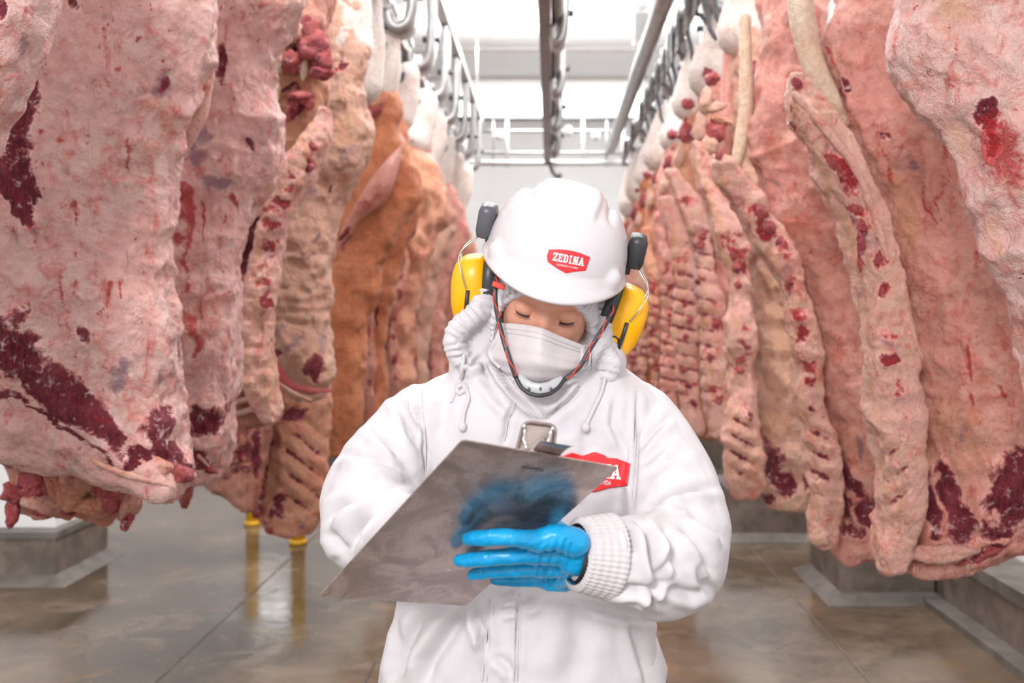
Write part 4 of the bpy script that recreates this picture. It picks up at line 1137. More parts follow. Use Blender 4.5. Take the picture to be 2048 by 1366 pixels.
def lamp(x0, x1, y, z, label):
    r = empty('strip_lamp', ((x0 + x1) / 2, y, z))
    tag(r, label, 'lamp', 'fluorescent strip lamps')
    MB().box(((x0 + x1) / 2, y, z + .05), (x1 - x0, .16, .38), bev=.01).build('housing', M_lsteel, r, smooth=False)
    MB().box(((x0 + x1) / 2, y - .10, z + .05), (x1 - x0 - .04, .06, .32), bev=.02).build('diffuser', M_glow, r)


lamp(-1.35, .02, 13.915, 4.38, 'bright strip lamp across the far end, left of the centre rail')
lamp(.06, 1.5, 13.915, 4.38, 'bright strip lamp across the far end, right of the centre rail')
lamp(-4.2, -3.6, 13.915, 2.4, 'low strip lamp at the far left, mirrored in the wet floor')
jb = empty('junction_box', (.98, 6.0, 4.2))
tag(jb, 'small white box hanging from the ceiling near the right rail', 'box')
MB().box((.93, 10.2, 4.42), (.16, .16, .30), bev=.01).build('box_body', M_wall, jb, smooth=False)
MB().box((.93, 10.11, 4.42), (.13, .02, .26), bev=.006).build('box_lid', M_lsteel, jb, smooth=False)
# ------------------------------------------------------------------ worker
PITCH, ROLL = math.radians(20), math.radians(11.5)
HC = np.array((-0.0011, 1.62, 1.4868))


def H(v):
    """head-local -> world"""
    v = np.atleast_2d(np.asarray(v, float))
    y1 = v[:, 1] * math.cos(PITCH) - v[:, 2] * math.sin(PITCH)
    z1 = v[:, 1] * math.sin(PITCH) + v[:, 2] * math.cos(PITCH)
    X = v[:, 0] * math.cos(ROLL) + z1 * math.sin(ROLL)
    Z = -v[:, 0] * math.sin(ROLL) + z1 * math.cos(ROLL)
    return np.stack([X, y1, Z], 1) + HC


# clipboard corners (a flat rectangle 0.23 x 0.375 m held top towards the camera)
TL, TR, BR, BL = (np.array(P(*q)) for q in ((925, 880, 1.12), (1238, 935, 1.251), (932, 1212, 1.460), (638, 1193, 1.329)))
BU = (TR - TL); BW = np.linalg.norm(BU); BU /= BW
BV = (BL - TL); BH = np.linalg.norm(BV); BV /= BH
BN = np.cross(BU, BV); BN /= np.linalg.norm(BN)
if BN[1] > 0: BN = -BN          # towards the camera
CAM = np.array((0, 0, CH))


def board_at(px, py, off=0.0):
    """point over the clipboard's near face seen at this pixel, off metres in front of it"""
    d = np.array(((px - VX) / FPX, 1.0, -(py - VY) / FPX))
    t = ((TL + BN * off - CAM) @ BN) / (d @ BN)
    return CAM + d * t


person = empty('person', (0.0, 1.68, 0.0))
tag(person, 'worker in white hooded jacket, mask and blue gloves looking down at a steel clipboard', 'person')

TORSO = [(708, 985, 1195, .085), (735, 930, 1240, .10), (755, 880, 1275, .11), (780, 835, 1310, .12), (810, 800, 1335, .125), (860, 782, 1350, .128), (930, 785, 1355, .132), (1000, 795, 1345, .135), (1100, 800, 1325, .138), (1200, 795, 1308, .140),
         (1290, 776, 1310, .142), (1366, 756, 1316, .145), (1450, 745, 1325, .147), (1520, 742, 1330, .147)]
ARM_R = [(850, 862, 1.68, .078), (815, 900, 1.655, .082), (775, 950, 1.61, .084), (742, 1000, 1.555, .080), (738, 1045, 1.50, .076), (770, 1075, 1.44, .070), (830, 1085, 1.405, .060), (880, 1085, 1.385, .046)]
ARM_L = [(1265, 855, 1.68, .080), (1300, 900, 1.655, .084), (1332, 970, 1.61, .086), (1350, 1050, 1.55, .086), (1348, 1115, 1.49, .083), (1320, 1135, 1.43, .078), (1275, 1128, 1.385, .072), (1232, 1116, 1.355, .060), (1205, 1110, 1.34, .050)]


def arm_tube(arm, shrink=0.0, n=28):
    q = resample(np.array([list(P(a, b, c)) + [r - shrink] for a, b, c, r in arm]), 40)
    return tube(q[:, :3], q[:, 3], n, True, round_end=True)


def torso_loft(shrink=0.0, Yc=1.68):
    k = shrink * FPX / Yc
    return loft_px([(a, b + k, c - k, d - shrink) for a, b, c, d in TORSO], Yc, 90, 72, 0.88, 0.03)


# --- body: one continuous figure, mostly under the clothes
hv, hf = ellipsoid((0, 0, 0), (.074, .093, .115), 96, 72)
x, y, z = hv[:, 0], hv[:, 1], hv[:, 2]
fr_ = np.clip(-y / .04, 0, 1)
g = lambda a, c, s: np.exp(-((a - c) / s) ** 2)
prof = np.interp(z, [-.062, -.05, -.04, -.01, .004, .03], [0, .9, 1, .5, .3, 0])
dy = -.024 * g(x, 0, .0105) * prof - .006 * g(z, .022, .012) * (1 - .3 * g(x, 0, .01)) * g(x, 0, .055)
for sx in (-1, 1):
    dy += .011 * g(x, sx * .031, .017) * g(z, .001, .013)
    dy += -.006 * g(x, sx * .045, .02) * g(z, -.035, .02)
dy += -.012 * g(x, 0, .02) * g(z, -.10, .014) - .006 * g(x, 0, .02) * g(z, -.072, .01)
hv = hv + np.stack([0 * dy, dy * fr_, 0 * dy], 1)
parts = [(H(hv), hf)]
nk = resample(np.array([list(H([(0, .02, -.06)])[0]) + [.052], [0, 1.655, 1.36, .055], [0, 1.68, 1.27, .08]]), 14)
parts.append(tube(nk[:, :3], nk[:, 3], 24, True, round_end=True))
parts.append(torso_loft(.035))
parts.append(arm_tube(ARM_R, .03))
parts.append(arm_tube(ARM_L, .03))
for sx in (-1, 1):
    lg = resample(np.array([(sx * .085, 1.68, .90, .085), (sx * .095, 1.675, .62, .07), (sx * .10, 1.68, .46, .055), (sx * .105, 1.69, .30, .052), (sx * .11, 1.70, .10, .036)]), 30)
    parts.append(tube(lg[:, :3], lg[:, 3], 22, True, round_end=True))
    ft = resample(np.array([(sx * .11, 1.72, .055, .033), (sx * .115, 1.64, .045, .033), (sx * .12, 1.55, .038, .022)]), 12)
    parts.append(tube(ft[:, :3], ft[:, 3], 16, True, round_end=True))
bv, bf, bn = remesh(parts, .0052, 3)
build('body', bv, bf, M_skin, person)

# eyelids and lashes
for sx in (-1, 1):
    c = (sx * .031, -.0745, -.001)
    v, f = ellipsoid((c[0], c[1] + .0035, c[2] + .001), (.0195, .0150, .0150), 40, 26)
    build('eyelid', H(v), f, M_skin, person)
    t = np.linspace(-1, 1, 21)
    lx = c[0] + t * .0155
    lz = c[2] - .0045 - .0035 * (1 - t * t)
    ly = c[1] + .0035 - .0150 * np.sqrt(np.clip(1 - (t * .0155 / .0195) ** 2 - ((lz - c[2] - .001) / .0150) ** 2, 0.02, 1)) - .0006
    v, f = tube(H(np.stack([lx, ly, lz], 1)), .0011 * np.sqrt(np.clip(1.15 - t * t, .1, 1)), 8)
    mb = MB().add(v, f)
    for k in range(1, 20):
        tt = t[k]
        a = np.array((lx[k], ly[k], lz[k]))
        b = a + np.array((sx * .0 + tt * .003, -.0045, -.0048))
        mid = (a + b) / 2 + np.array((0, -.0005, -.0012))
        v, f = tube(H([a, mid, b]), [.00045, .0003, .0001], 5)
        mb.add(v, f)
    mb.build('eyelashes', M_lash, person)

# --- jacket with hood: one continuous garment
jp = [torso_loft(), arm_tube(ARM_R), arm_tube(ARM_L)]
jp.append(loft_px([(668, 985, 1192, .07, .03), (700, 968, 1200, .085, .02), (740, 955, 1210, .095, .01), (775, 950, 1215, .10, .005), (812, 990, 1185, .098, 0), (850, 1040, 1130, .09, .01)], 1.645, 40, 56, .95))


def ptube(pts, n=20, nres=50):
    q = resample(np.array([list(P(a, b, c)) + [r] for a, b, c, r in pts]), nres)
    return tube(q[:, :3], q[:, 3], n, True, round_end=True)


# outer hood pulled back in soft lobes either side of the face
jp.append(ptube([(972, 560, 1.63, .022), (968, 600, 1.62, .024), (955, 630, 1.61, .024), (930, 648, 1.60, .022), (912, 668, 1.60, .021), (912, 695, 1.605, .021), (925, 720, 1.61, .020), (945, 740, 1.60, .016)]))
jp.append(ptube([(985, 640, 1.64, .03), (965, 690, 1.645, .045), (955, 730, 1.65, .05)]))
jp.append(ptube([(1215, 610, 1.63, .02), (1200, 650, 1.62, .022), (1192, 690, 1.61, .022), (1200, 715, 1.605, .022), (1214, 728, 1.60, .020), (1213, 745, 1.60, .017), (1195, 750, 1.60, .013)]))
jp.append(ptube([(1185, 650, 1.64, .03), (1195, 700, 1.64, .04), (1200, 730, 1.65, .045)]))
jp.append((H(ellipsoid((0, .045, -.02), (.098, .085, .10), 40, 28)[0]), ellipsoid((0, 0, 0), (1, 1, 1), 40, 28)[1]))
jv, jf, jn = remesh(jp, .0040, 5)
q = proj(jv)
front = np.clip(.35 - jn[:, 1], 0, 1)
d = .0050 * fbm(jv, 8, 2, 3) + .0022 * fbm(jv * np.array((1, 1, .6)), 26, 2, 4)
# gathered hood hem: ripples around the lobes
for lobe, freq in (([(968, 565), (962, 615), (930, 648), (910, 680), (920, 715), (945, 738)], 46), ([(1212, 612), (1197, 660), (1192, 695), (1212, 728), (1208, 748)], 40)):
    ds, par = seg_dist(q, lobe)
    wgt = np.exp(-(ds / 24) ** 2) * (jv[:, 1] < 1.66)
    d += wgt * .0042 * np.sin(par * freq * 2 * math.pi / 3 + 2 * fbm(jv, 30, 1, 8))
def seg_side(pts, poly):
    ds, par = seg_dist(pts, poly)
    poly = np.asarray(poly, float)
    ch = poly[-1] - poly[0]
    # side of the fold: which side of the nearest segment the point lies on
    best = np.full(len(pts), 1e9); sg = np.ones(len(pts))
    for a, b in zip(poly[:-1], poly[1:]):
        dd = b - a
        t = np.clip(((pts - a) @ dd) / max(dd @ dd, 1e-9), 0, 1)
        qd = np.linalg.norm(pts - (a + t[:, None] * dd), axis=1)
        cr = dd[0] * (pts[:, 1] - a[1]) - dd[1] * (pts[:, 0] - a[0])
        m_ = qd < best
        best = np.where(m_, qd, best); sg = np.where(m_, np.sign(cr), sg)
    return ds, par, sg


W = [  # folds traced on the garment: polyline, width, depth (mm)
    ([(835, 752), (848, 850), (850, 951)], 4, 3.5), ([(784, 782), (812, 850), (835, 915)], 7, 4), ([(744, 867), (785, 905), (828, 950)], 7, 5), ([(727, 850), (770, 900), (803, 943)], 6, 4), ([(800, 800), (835, 870), (846, 930)], 6, 3.5),
    ([(672, 908), (740, 925), (800, 945), (835, 968)], 8, 7), ([(655, 990), (710, 975), (760, 966), (838, 970)], 7, 6), ([(640, 1050), (690, 1015), (740, 993), (815, 975)], 9, 8), ([(694, 1105), (722, 1060), (748, 1022), (800, 990)], 9, 7), ([(715, 1070), (735, 1030)], 6, 4), ([(660, 1060), (690, 1110)], 8, 4),
    ([(690, 905), (720, 920), (760, 930)], 8, 4), ([(820, 780), (838, 800), (845, 840)], 5, 2.5),
    ([(1274, 779), (1273, 850), (1271, 920), (1262, 1025)], 4, 3.0), ([(1272, 910), (1310, 860), (1345, 830)], 6, 3), ([(1278, 930), (1330, 890)], 8, 3), ([(1280, 960), (1330, 920), (1380, 900)], 10, 3),
    ([(1275, 1032), (1320, 1005), (1366, 984), (1436, 976)], 7, 7), ([(1280, 1020), (1330, 1000), (1370, 1000)], 5, 4), ([(1272, 1030), (1290, 1062), (1302, 1110), (1314, 1172)], 7, 7), ([(1326, 1048), (1340, 1085), (1352, 1130), (1358, 1160)], 7, 5), ([(1362, 1054), (1395, 1100), (1426, 1152)], 7, 7), ([(1372, 1022), (1410, 1050), (1450, 1082)], 7, 6),
    ([(1250, 1046), (1262, 1085), (1266, 1108)], 6, 5), ([(1312, 1180), (1300, 1205), (1292, 1226)], 6, 5), ([(1211, 1186), (1250, 1178), (1312, 1180), (1340, 1160)], 6, 5), ([(1330, 1180), (1380, 1190), (1425, 1175)], 8, 4), ([(1340, 1090), (1330, 1130), (1312, 1170)], 7, 4), ([(1390, 1120), (1400, 1160), (1430, 1185)], 7, 4), ([(1160, 1205), (1230, 1225), (1330, 1240)], 7, 3),
    ([(980, 1192), (972, 1280), (964, 1380)], 3.2, 3), ([(1038, 1165), (1036, 1260), (1034, 1380)], 3.2, 3), ([(970, 1192), (962, 1280), (953, 1380)], 3, 2), ([(940, 1216), (905, 1260), (860, 1325), (845, 1380)], 12, 7), ([(945, 1216), (965, 1260), (975, 1300)], 7, 5), ([(850, 1220), (815, 1290), (790, 1380)], 10, 5), ([(1000, 1200), (1025, 1190), (1035, 1185)], 6, 4),
    ([(1255, 1235), (1275, 1300), (1298, 1380)], 8, 5), ([(1150, 1200), (1160, 1280), (1140, 1370)], 22, 4), ([(990, 1310), (1015, 1330), (1030, 1350)], 7, 3), ([(1000, 1225), (1030, 1215)], 5, 3), ([(1045, 1215), (1075, 1200)], 6, 3), ([(800, 1240), (795, 1300), (775, 1380)], 7, 4),
    ([(985, 700), (1010, 760), (1050, 800), (1090, 836)], 5, 4.5), ([(955, 740), (990, 790), (1030, 830)], 6, 3), ([(1170, 765), (1135, 805), (1095, 838)], 5, 4.5), ([(1030, 800), (1015, 840), (1008, 890)], 4, 3), ([(960, 720), (985, 765), (1015, 800)], 5, 3), ([(975, 705), (1000, 740), (1035, 790)], 4, 2.5),
    ([(925, 722), (945, 726), (965, 718)], 4, 3), ([(880, 770), (885, 830), (880, 880)], 14, 3), ([(1170, 860), (1180, 910)], 14, 3), ([(1230, 790), (1225, 850), (1250, 905)], 6, 2.5), ([(1150, 1000), (1170, 1060)], 20, 3),
]
for poly, wd, mm in W:
    ds, par, sg = seg_side(q, poly)
    tp = np.clip(4 * par + .1, 0, 1) * np.clip(4 * (1 - par) + .1, 0, 1)
    s_ = ds * sg / (1.3 * wd)
    d += front * mm * 2.4e-3 * tp * (-np.exp(-s_ ** 2) + .85 * np.exp(-((s_ - 1.7) / 1.25) ** 2) + .25 * np.exp(-((s_ + 2.2) / 1.8) ** 2))
jv = jv + jn * d[:, None]
jacket = build('jacket', jv, jf, M_white, person)
JB = BVHTree.FromPolygons([Vector(v) for v in jv], jf)


def cast(bvh, px, py, off=0.0):
    dr = Vector(((px - VX) / FPX, 1.0, -(py - VY) / FPX)).normalized()
    h = bvh.ray_cast(Vector(CAM), dr)
    if h[0] is None:
        return None
    return np.array(h[0] - dr * off)


def draped_cord(pts, r, name, mat, bvh=JB):
    p = [cast(bvh, a, b, r * .8) for a, b in pts]
    v, f = tube(resample(np.array([k for k in p if k is not None]), 40), r, 10, round_end=True)
    return build(name, v, f, mat, person)


draped_cord([(928, 712), (924, 740), (921, 762), (913, 778), (903, 802)], .0032, 'drawstring', M_knit)
draped_cord([(920, 770), (932, 772), (938, 798), (928, 824), (925, 850)], .0034, 'drawstring', M_knit)
draped_cord([(914, 776), (926, 768), (932, 780), (918, 788), (914, 778)], .004, 'drawstring_knot', M_knit)
draped_cord([(1209, 758), (1203, 785), (1193, 806), (1180, 833), (1172, 852)], .0032, 'drawstring', M_knit)
for a, b in ((925, 854), (1171, 855)):
    c = cast(JB, a, b, .003)
    v, f = ellipsoid(c, (.007, .006, .008), 14, 10)
    build('drawstring_knot', v, f, M_knit, person)

for pts_, nm in (([(1038, 1188), (1036, 1260), (1034, 1362)], 'placket_seam'), ([(980, 1200), (972, 1280), (964, 1362)], 'placket_seam'), ([(1031, 1200), (1029, 1260), (1027, 1362)], 'placket_seam'), ([(988, 1215), (980, 1290), (973, 1362)], 'placket_seam'),
                 ([(838, 762), (849, 850), (851, 940)], 'armhole_seam'), ([(1273, 782), (1272, 850), (1270, 920), (1262, 1005)], 'armhole_seam'), ([(1030, 805), (1016, 840), (1009, 880)], 'placket_seam')):
    draped_cord(pts_, .0011, nm, M_knit)
# knitted collar insert in the neck opening
cv = []
for i in range(13):
    for j in range(21):
        s = j / 20 - .5
        yy = 775 + 62 * i / 12
        xx = 1085 + s * (150 - 130 * (i / 12) ** 1.3)
        c = cast(JB, xx, yy, .0012 + .0012 * math.sin(j * 2.4))
        cv.append(c if c is not None else P(xx, yy, 1.56))
cf = [(i * 21 + j, i * 21 + j + 1, (i + 1) * 21 + j + 1, (i + 1) * 21 + j) for i in range(12) for j in range(20)]
build('knit_neckband', np.array(cv), cf, M_knit, person)

# hood lining gathered round the face
n = 260
ph = np.linspace(0, 2 * math.pi, n, endpoint=False)
LR = [(.93, .035, 0), (.95, .012, .3), (.98, .001, .8), (1.05, -.005, 1), (1.13, -.002, 1), (1.20, .010, .8), (1.28, .035, .5), (1.35, .075, .2), (1.34, .12, 0)]
lv = []
rp = np.sin(ph * 52 + 1.5 * np.sin(ph * 7)) * .0018 + np.sin(ph * 23 + 1) * .0009
for s, dyy, am in LR:
    xx = .073 * np.sin(ph); zz = .0775 * np.cos(ph)
    yy = -.089 + .050 * (xx / .073) ** 2 + .020 * np.clip(-zz / .0775, 0, 1) ** 2
    k = s + am * rp / .073
    lv.append(np.stack([xx * k, yy + dyy - am * rp * .5, -.0475 + zz * k], 1))
lv = np.concatenate(lv)
lf = [(i * n + k, i * n + (k + 1) % n, (i + 1) * n + (k + 1) % n, (i + 1) * n + k) for i in range(len(LR) - 1) for k in range(n)]
build('hood_lining', H(lv), lf, M_white, person)

# trousers and boots
for sx in (-1, 1):
    lg = resample(np.array([(sx * .085, 1.68, .86, .112), (sx * .095, 1.675, .62, .10), (sx * .10, 1.68, .46, .09), (sx * .105, 1.69, .34, .088)]), 40)
    v, f = tube(lg[:, :3], lg[:, 3], 36, True, round_end=True)
    v = v + normals_of(v, f) * (.006 * fbm(v, 14, 2, 5 + sx))[:, None]
    build('trouser_leg', v, f, M_white, person)
    sh = resample(np.array([(sx * .105, 1.695, .37, .075), (sx * .108, 1.70, .2, .062), (sx * .11, 1.705, .10, .056)]), 16)
    b1 = tube(sh[:, :3], sh[:, 3], 28, True, round_end=True)
    b2 = ellipsoid((sx * .113, 1.63, .05), (.052, .145, .05), 28, 16)
    b3 = MB().box((sx * .113, 1.635, .0125), (.10, .28, .025), bev=.012)
    v, f, nn = remesh([b1, b2, (b3.v, b3.f)], .006, 3)
    v[:, 2] = np.maximum(v[:, 2], .001)
    build('boot', v, f, M_cup, person)

# --- gloves
def hand(fingers, palm, vox=.0026, wr=(), name='glove'):
    parts = []
    for ch in fingers + palm:
        c = resample(np.array([list(p) + [r] for p, r in ch]), 8 * len(ch))
        parts.append(tube(c[:, :3], c[:, 3], 18, True, round_end=True))
    v, f, nn = remesh(parts, vox, 9)
    qq = proj(v)
    d = .0007 * fbm(v * np.array((1, 1, 2)), 90, 2, 9)
    for poly, wd, mm in wr:
        ds, par = seg_dist(qq, poly)
        d += mm * 1e-3 * (-np.exp(-(ds / wd) ** 2) + .6 * np.exp(-((ds - 2 * wd) / (1.3 * wd)) ** 2)) * (nn[:, 1] < .2)
    v = v + nn * d[:, None]
    return build(name, v, f, M_glove, person)


B = board_at
fing = [
    [(B(1072, 1082, .036), .0135), (B(1030, 1076, .036), .0115), (B(990, 1074, .030), .0112), (B(957, 1076, .023), .0105), (B(936, 1078, .014), .0092)],
    [(B(1070, 1108, .036), .0135), (B(1022, 1112, .037), .0115), (B(975, 1116, .030), .0110), (B(940, 1120, .021), .0102), (B(918, 1121, .013), .0088)],
    [(B(1070, 1134, .033), .0130), (B(1026, 1139, .033), .0108), (B(988, 1142, .026), .0102), (B(960, 1146, .019), .0092), (B(944, 1149, .013), .0080)],
    [(B(1072, 1158, .026), .0120), (B(1035, 1160, .020), .0100), (B(1008, 1160, .012), .0090), (B(990, 1160, .010), .0080)],
]
pal = [
    [(B(1072, 1082, .034), .0150), (B(1112, 1072, .036), .0170), (B(1150, 1085, .040), .020)],
    [(B(1070, 1108, .034), .0150), (B(1112, 1104, .034), .0170), (B(1155, 1105, .040), .022)],
    [(B(1070, 1134, .031), .0140), (B(1110, 1132, .032), .0165), (B(1152, 1122, .040), .022)],
    [(B(1072, 1156, .025), .0130), (B(1105, 1158, .028), .0155), (B(1145, 1142, .040), .020)],
    [(B(1095, 1160, .028), .0150), (B(1130, 1158, .034), .0180)],
    [(B(1150, 1110, .038), .028), (P(1185, 1110, 1.335), .030), (P(1215, 1112, 1.345), .032)],
    # thumb closing on the far face of the clipboard
    [(B(1128, 1078, .024), .0140), (B(1120, 1062, .004), .0135), (B(1096, 1050, -.024), .0118), (B(1060, 1048, -.026), .0105), (B(1040, 1050, -.022), .0090)],
]
GW = [([(1105, 1075), (1085, 1110), (1075, 1150)], 3, 1.0), ([(1120, 1075), (1105, 1110), (1090, 1165)], 3.5, 1.2), ([(1132, 1080), (1120, 1130), (1100, 1175)], 3.5, 1.2), ([(1095, 1080), (1065, 1105)], 3, .8), ([(1142, 1090), (1135, 1135), (1118, 1170)], 3, 1.0),
      ([(1020, 1064), (1018, 1090)], 2, .7), ([(983, 1064), (980, 1092)], 2.5, 1.0), ([(1026, 1064), (1025, 1090)], 2, .6), ([(975, 1105), (972, 1128)], 2.5, .9), ([(965, 1135), (962, 1155)], 2.5, .9), ([(940, 1110), (945, 1125)], 2, .6), ([(1085, 1085), (1050, 1100)], 3, .7), ([(1110, 1140), (1090, 1170)], 3, 1.0)]
hand(fing, pal, wr=GW)
# writing hand behind the board
pe = P(978, 1030, 1.375)
fr2 = [[(P(930, 1078, 1.39), .0125), (P(955, 1062, 1.37), .0112), (P(978, 1052, 1.36), .0100), (P(982, 1066, 1.345), .0088)],
       [(P(930, 1090, 1.39), .0125), (P(958, 1080, 1.37), .0112), (P(980, 1074, 1.36), .0100), (P(978, 1086, 1.35), .0088)],
       [(P(930, 1102, 1.39), .0120), (P(955, 1098, 1.37), .0108), (P(970, 1098, 1.36), .0096), (P(962, 1106, 1.35), .0085)],
       [(P(930, 1113, 1.39), .0110), (P(950, 1115, 1.375), .0100), (P(960, 1118, 1.365), .0088)],
       [(P(905, 1070, 1.385), .0130), (P(930, 1056, 1.36), .0118), (P(958, 1054, 1.345), .0100)]]
pl2 = [[(P(930, 1080 + 11 * k, 1.39), .0135), (P(895, 1080 + 6 * k, 1.39), .017)] for k in range(4)] + [[(P(900, 1090, 1.39), .026), (P(870, 1088, 1.39), .028)]]
hand(fr2, pl2)

# ribbed cuffs
def cuff(p0, p1, r0, r1, name='cuff'):
    p0, p1 = np.array(p0), np.array(p1)
    m, n = 26, 168
    pts = [p0 + (p1 - p0) * t for t in np.linspace(0, 1, m)]
    rad = [r0 + (r1 - r0) * t + .0006 * math.sin(t * 5 * 2 * math.pi) for t in np.linspace(0, 1, m)]
    rad[0] *= .86; rad[-1] *= .9
    v, f = tube(pts, rad, n, False)
    ax = (p1 - p0) / np.linalg.norm(p1 - p0)
    rel = v - p0
    rel = rel - (rel @ ax)[:, None] * ax
    rn = rel / np.linalg.norm(rel, axis=1, keepdims=True)
    v = v + rn * (.0011 * np.sin(np.tile(np.arange(n) * 2 * math.pi / 3.5, m)))[:, None]
    return build(name, v, f, M_knit, person)


cuff(P(1150, 1108, 1.328), P(1222, 1113, 1.35), .047, .058)
v, f = tube([P(1147, 1108, 1.33), P(1160, 1109, 1.333)], [.036, .038], 30, False)
build('inner_glove_cuff', v, f, M_black, person)
cuff(P(872, 1087, 1.39), P(825, 1085, 1.405), .040, .050)

# ------------------------------------------------------------------ face mask
GR_ = [[(1000, 646, 1.572), (1040, 648, 1.538), (1083, 656, 1.508), (1128, 675, 1.532), (1168, 691, 1.562)],
       [(990, 674, 1.578), (1036, 682, 1.528), (1079, 690, 1.492), (1122, 703, 1.520), (1169, 716, 1.558)],
       [(974, 708, 1.588), (1030, 716, 1.525), (1075, 720, 1.490), (1120, 730, 1.515), (1167, 738, 1.556)],
       [(998, 735, 1.580), (1036, 745, 1.533), (1076, 752, 1.508), (1116, 752, 1.526), (1150, 750, 1.562)],
       [(1022, 756, 1.572), (1046, 765, 1.548), (1076, 771, 1.534), (1106, 767, 1.545), (1130, 760, 1.568)]]
G3 = np.array([[P(*c) for c in r] for r in GR_])
nu_, nv_ = 60, 60
uu = np.linspace(0, 4, nu_)


def cubic(A, t):
    """Catmull-Rom along axis 0"""
    i = np.clip(np.floor(t).astype(int), 0, A.shape[0] - 2)
    f = (t - i).reshape((-1,) + (1,) * (A.ndim - 1))
    p1, p2 = A[i], A[i + 1]
    p0 = np.where((i > 0).reshape(f.shape), A[np.maximum(i - 1, 0)], 2 * p1 - p2)
    p3 = np.where((i + 2 < A.shape[0]).reshape(f.shape), A[np.minimum(i + 2, A.shape[0] - 1)], 2 * p2 - p1)
    return .5 * (2 * p1 + (p2 - p0) * f + (2 * p0 - 5 * p1 + 4 * p2 - p3) * f ** 2 + (3 * p1 - p0 - 3 * p2 + p3) * f ** 3)


S = cubic(G3, uu)                     # rows
S = np.swapaxes(cubic(np.swapaxes(S, 0, 1), uu), 0, 1)
vv = np.linspace(0, 1, nv_)[:, None]
hh = np.linspace(-1, 1, nu_)[None, :]
pleat = .0018 * np.sin(vv * 4 * 2 * math.pi) * (.45 + .55 * np.abs(hh)) + .0022 * np.exp(-(hh / .10) ** 2) * np.exp(-((vv - .25) / .25) ** 2)
pleat = pleat + .0012 * np.cos(hh * 3 + vv * 9)
S[:, :, 1] -= pleat
fv = S.reshape(-1, 3)
bk = fv + np.array((0, .0016, 0))
nq = nu_ * nv_
mf = []
for i in range(nv_ - 1):
    for j in range(nu_ - 1):
        a = i * nu_ + j
        mf.append((a, a + nu_, a + nu_ + 1, a + 1))
        mf.append((nq + a, nq + a + 1, nq + a + nu_ + 1, nq + a + nu_))
rim = [i for i in range(nu_)] + [i * nu_ + nu_ - 1 for i in range(1, nv_)] + [(nv_ - 1) * nu_ + j for j in range(nu_ - 2, -1, -1)] + [i * nu_ for i in range(nv_ - 2, 0, -1)]
for a, b in zip(rim, rim[1:] + rim[:1]):
    mf.append((a, b, nq + b, nq + a))
mask = empty('face_mask', P(1075, 772, 1.55))
tag(mask, 'white pleated face mask covering the nose and mouth of the worker', 'mask')
build('mask_fabric', np.concatenate([fv, bk]), mf, M_mask, mask)
MBV = BVHTree.FromPolygons([Vector(v) for v in fv], [f for f in mf if max(f) < nq])
for row in (5, 9):      # pressed seams along the top edge
    p = S[row, 2:-2] - np.array((0, .0008, 0))
    v, f = tube(p, .0008, 6)
    build('seam', v, f, M_knit, mask)
for j0, j1 in ((0, 4), (nu_ - 5, nu_ - 1)):
    p = S[4:44, (j0 + j1) // 2] - np.array((0, .001, 0))
    v, f = tube(p, .004, 10, True, .3, up=(0, -1, 0))
    build('side_binding', v, f, M_mask, mask)
v, f = tube(resample(np.array([P(1004, 648, 1.57), P(998, 640, 1.585), P(990, 650, 1.60), P(984, 690, 1.60), P(975, 706, 1.59)]), 20), .0014, 8)
build('ear_loop', v, f, M_mask, mask)
v, f = tube(resample(np.array([P(1167, 692, 1.563), P(1175, 690, 1.58), P(1182, 705, 1.59), P(1178, 730, 1.575), P(1166, 738, 1.558)]), 20), .0014, 8)
build('ear_loop', v, f, M_mask, mask)

# ------------------------------------------------------------------ helmet with earmuffs
hel = empty('safety_helmet', H([(0, 0, .05)])[0])
tag(hel, 'glossy white safety helmet with red badge and yellow earmuffs on the worker', 'helmet')
n = 160
a = np.linspace(0, 2 * math.pi, n, endpoint=False)
sa, ca = np.sin(a), np.cos(a)
vis = .029 * np.clip(-sa, 0, 1) ** 2.2
rings = []
for rk, zk, vk in ((.90, .081, 0), (.955, .064, .2), (1.015, .0535, .9), (1.05, .0515, 1.0), (1.06, .055, 1.0), (1.05, .0585, .97), (1.022, .062, .6), (1.006, .068, .22), (1.0, .075, .06)):
    rings.append(np.stack([.112 * rk * ca, .132 * rk * sa - vis * vk + .005, np.full(n, zk) - vis * vk * .30], 1))
for t in np.linspace(.07, 1, 46)[:-1]:
    r_ = math.cos(t * math.pi / 2) ** .62
    zz = .066 + .110 * math.sin(t * math.pi / 2) ** 1.05
    rings.append(np.stack([.112 * r_ * ca, .132 * r_ * sa + .005, np.full(n, zz)], 1))
V = np.concatenate(rings + [np.array([[0, .005, .176]])])
m = len(rings)
F = [(i * n + k, i * n + (k + 1) % n, (i + 1) * n + (k + 1) % n, (i + 1) * n + k) for i in range(m - 1) for k in range(n)]
F += [((m - 1) * n + k, (m - 1) * n + (k + 1) % n, m * n) for k in range(n)]
sst = lambda v: np.clip(v, 0, 1) ** 2 * (3 - 2 * np.clip(v, 0, 1))
cen = V - np.array((0, .005, .06))
nrm = cen / np.maximum(np.linalg.norm(cen, axis=1, keepdims=True), 1e-6)
up = sst((V[:, 2] - .10) / .01)
cw = .052 - .12 * np.clip(-V[:, 1] - .03, 0, .05)
crown = sst((cw - np.abs(V[:, 0])) / .012) * sst((V[:, 1] + .082) / .014) * up
d = .0065 * crown
for sx in (-1, 1):
    for (cx, cy, cz) in ((sx * .094, -.070, .074),):
        d += .010 * sst(1.25 - np.linalg.norm((V - np.array((cx, cy, cz))) / np.array((.022, .022, .016)), axis=1))
    d += -.0035 * np.exp(-((np.abs(V[:, 0]) - .066) / .007) ** 2) * up * sst((V[:, 1] + .06) / .03)
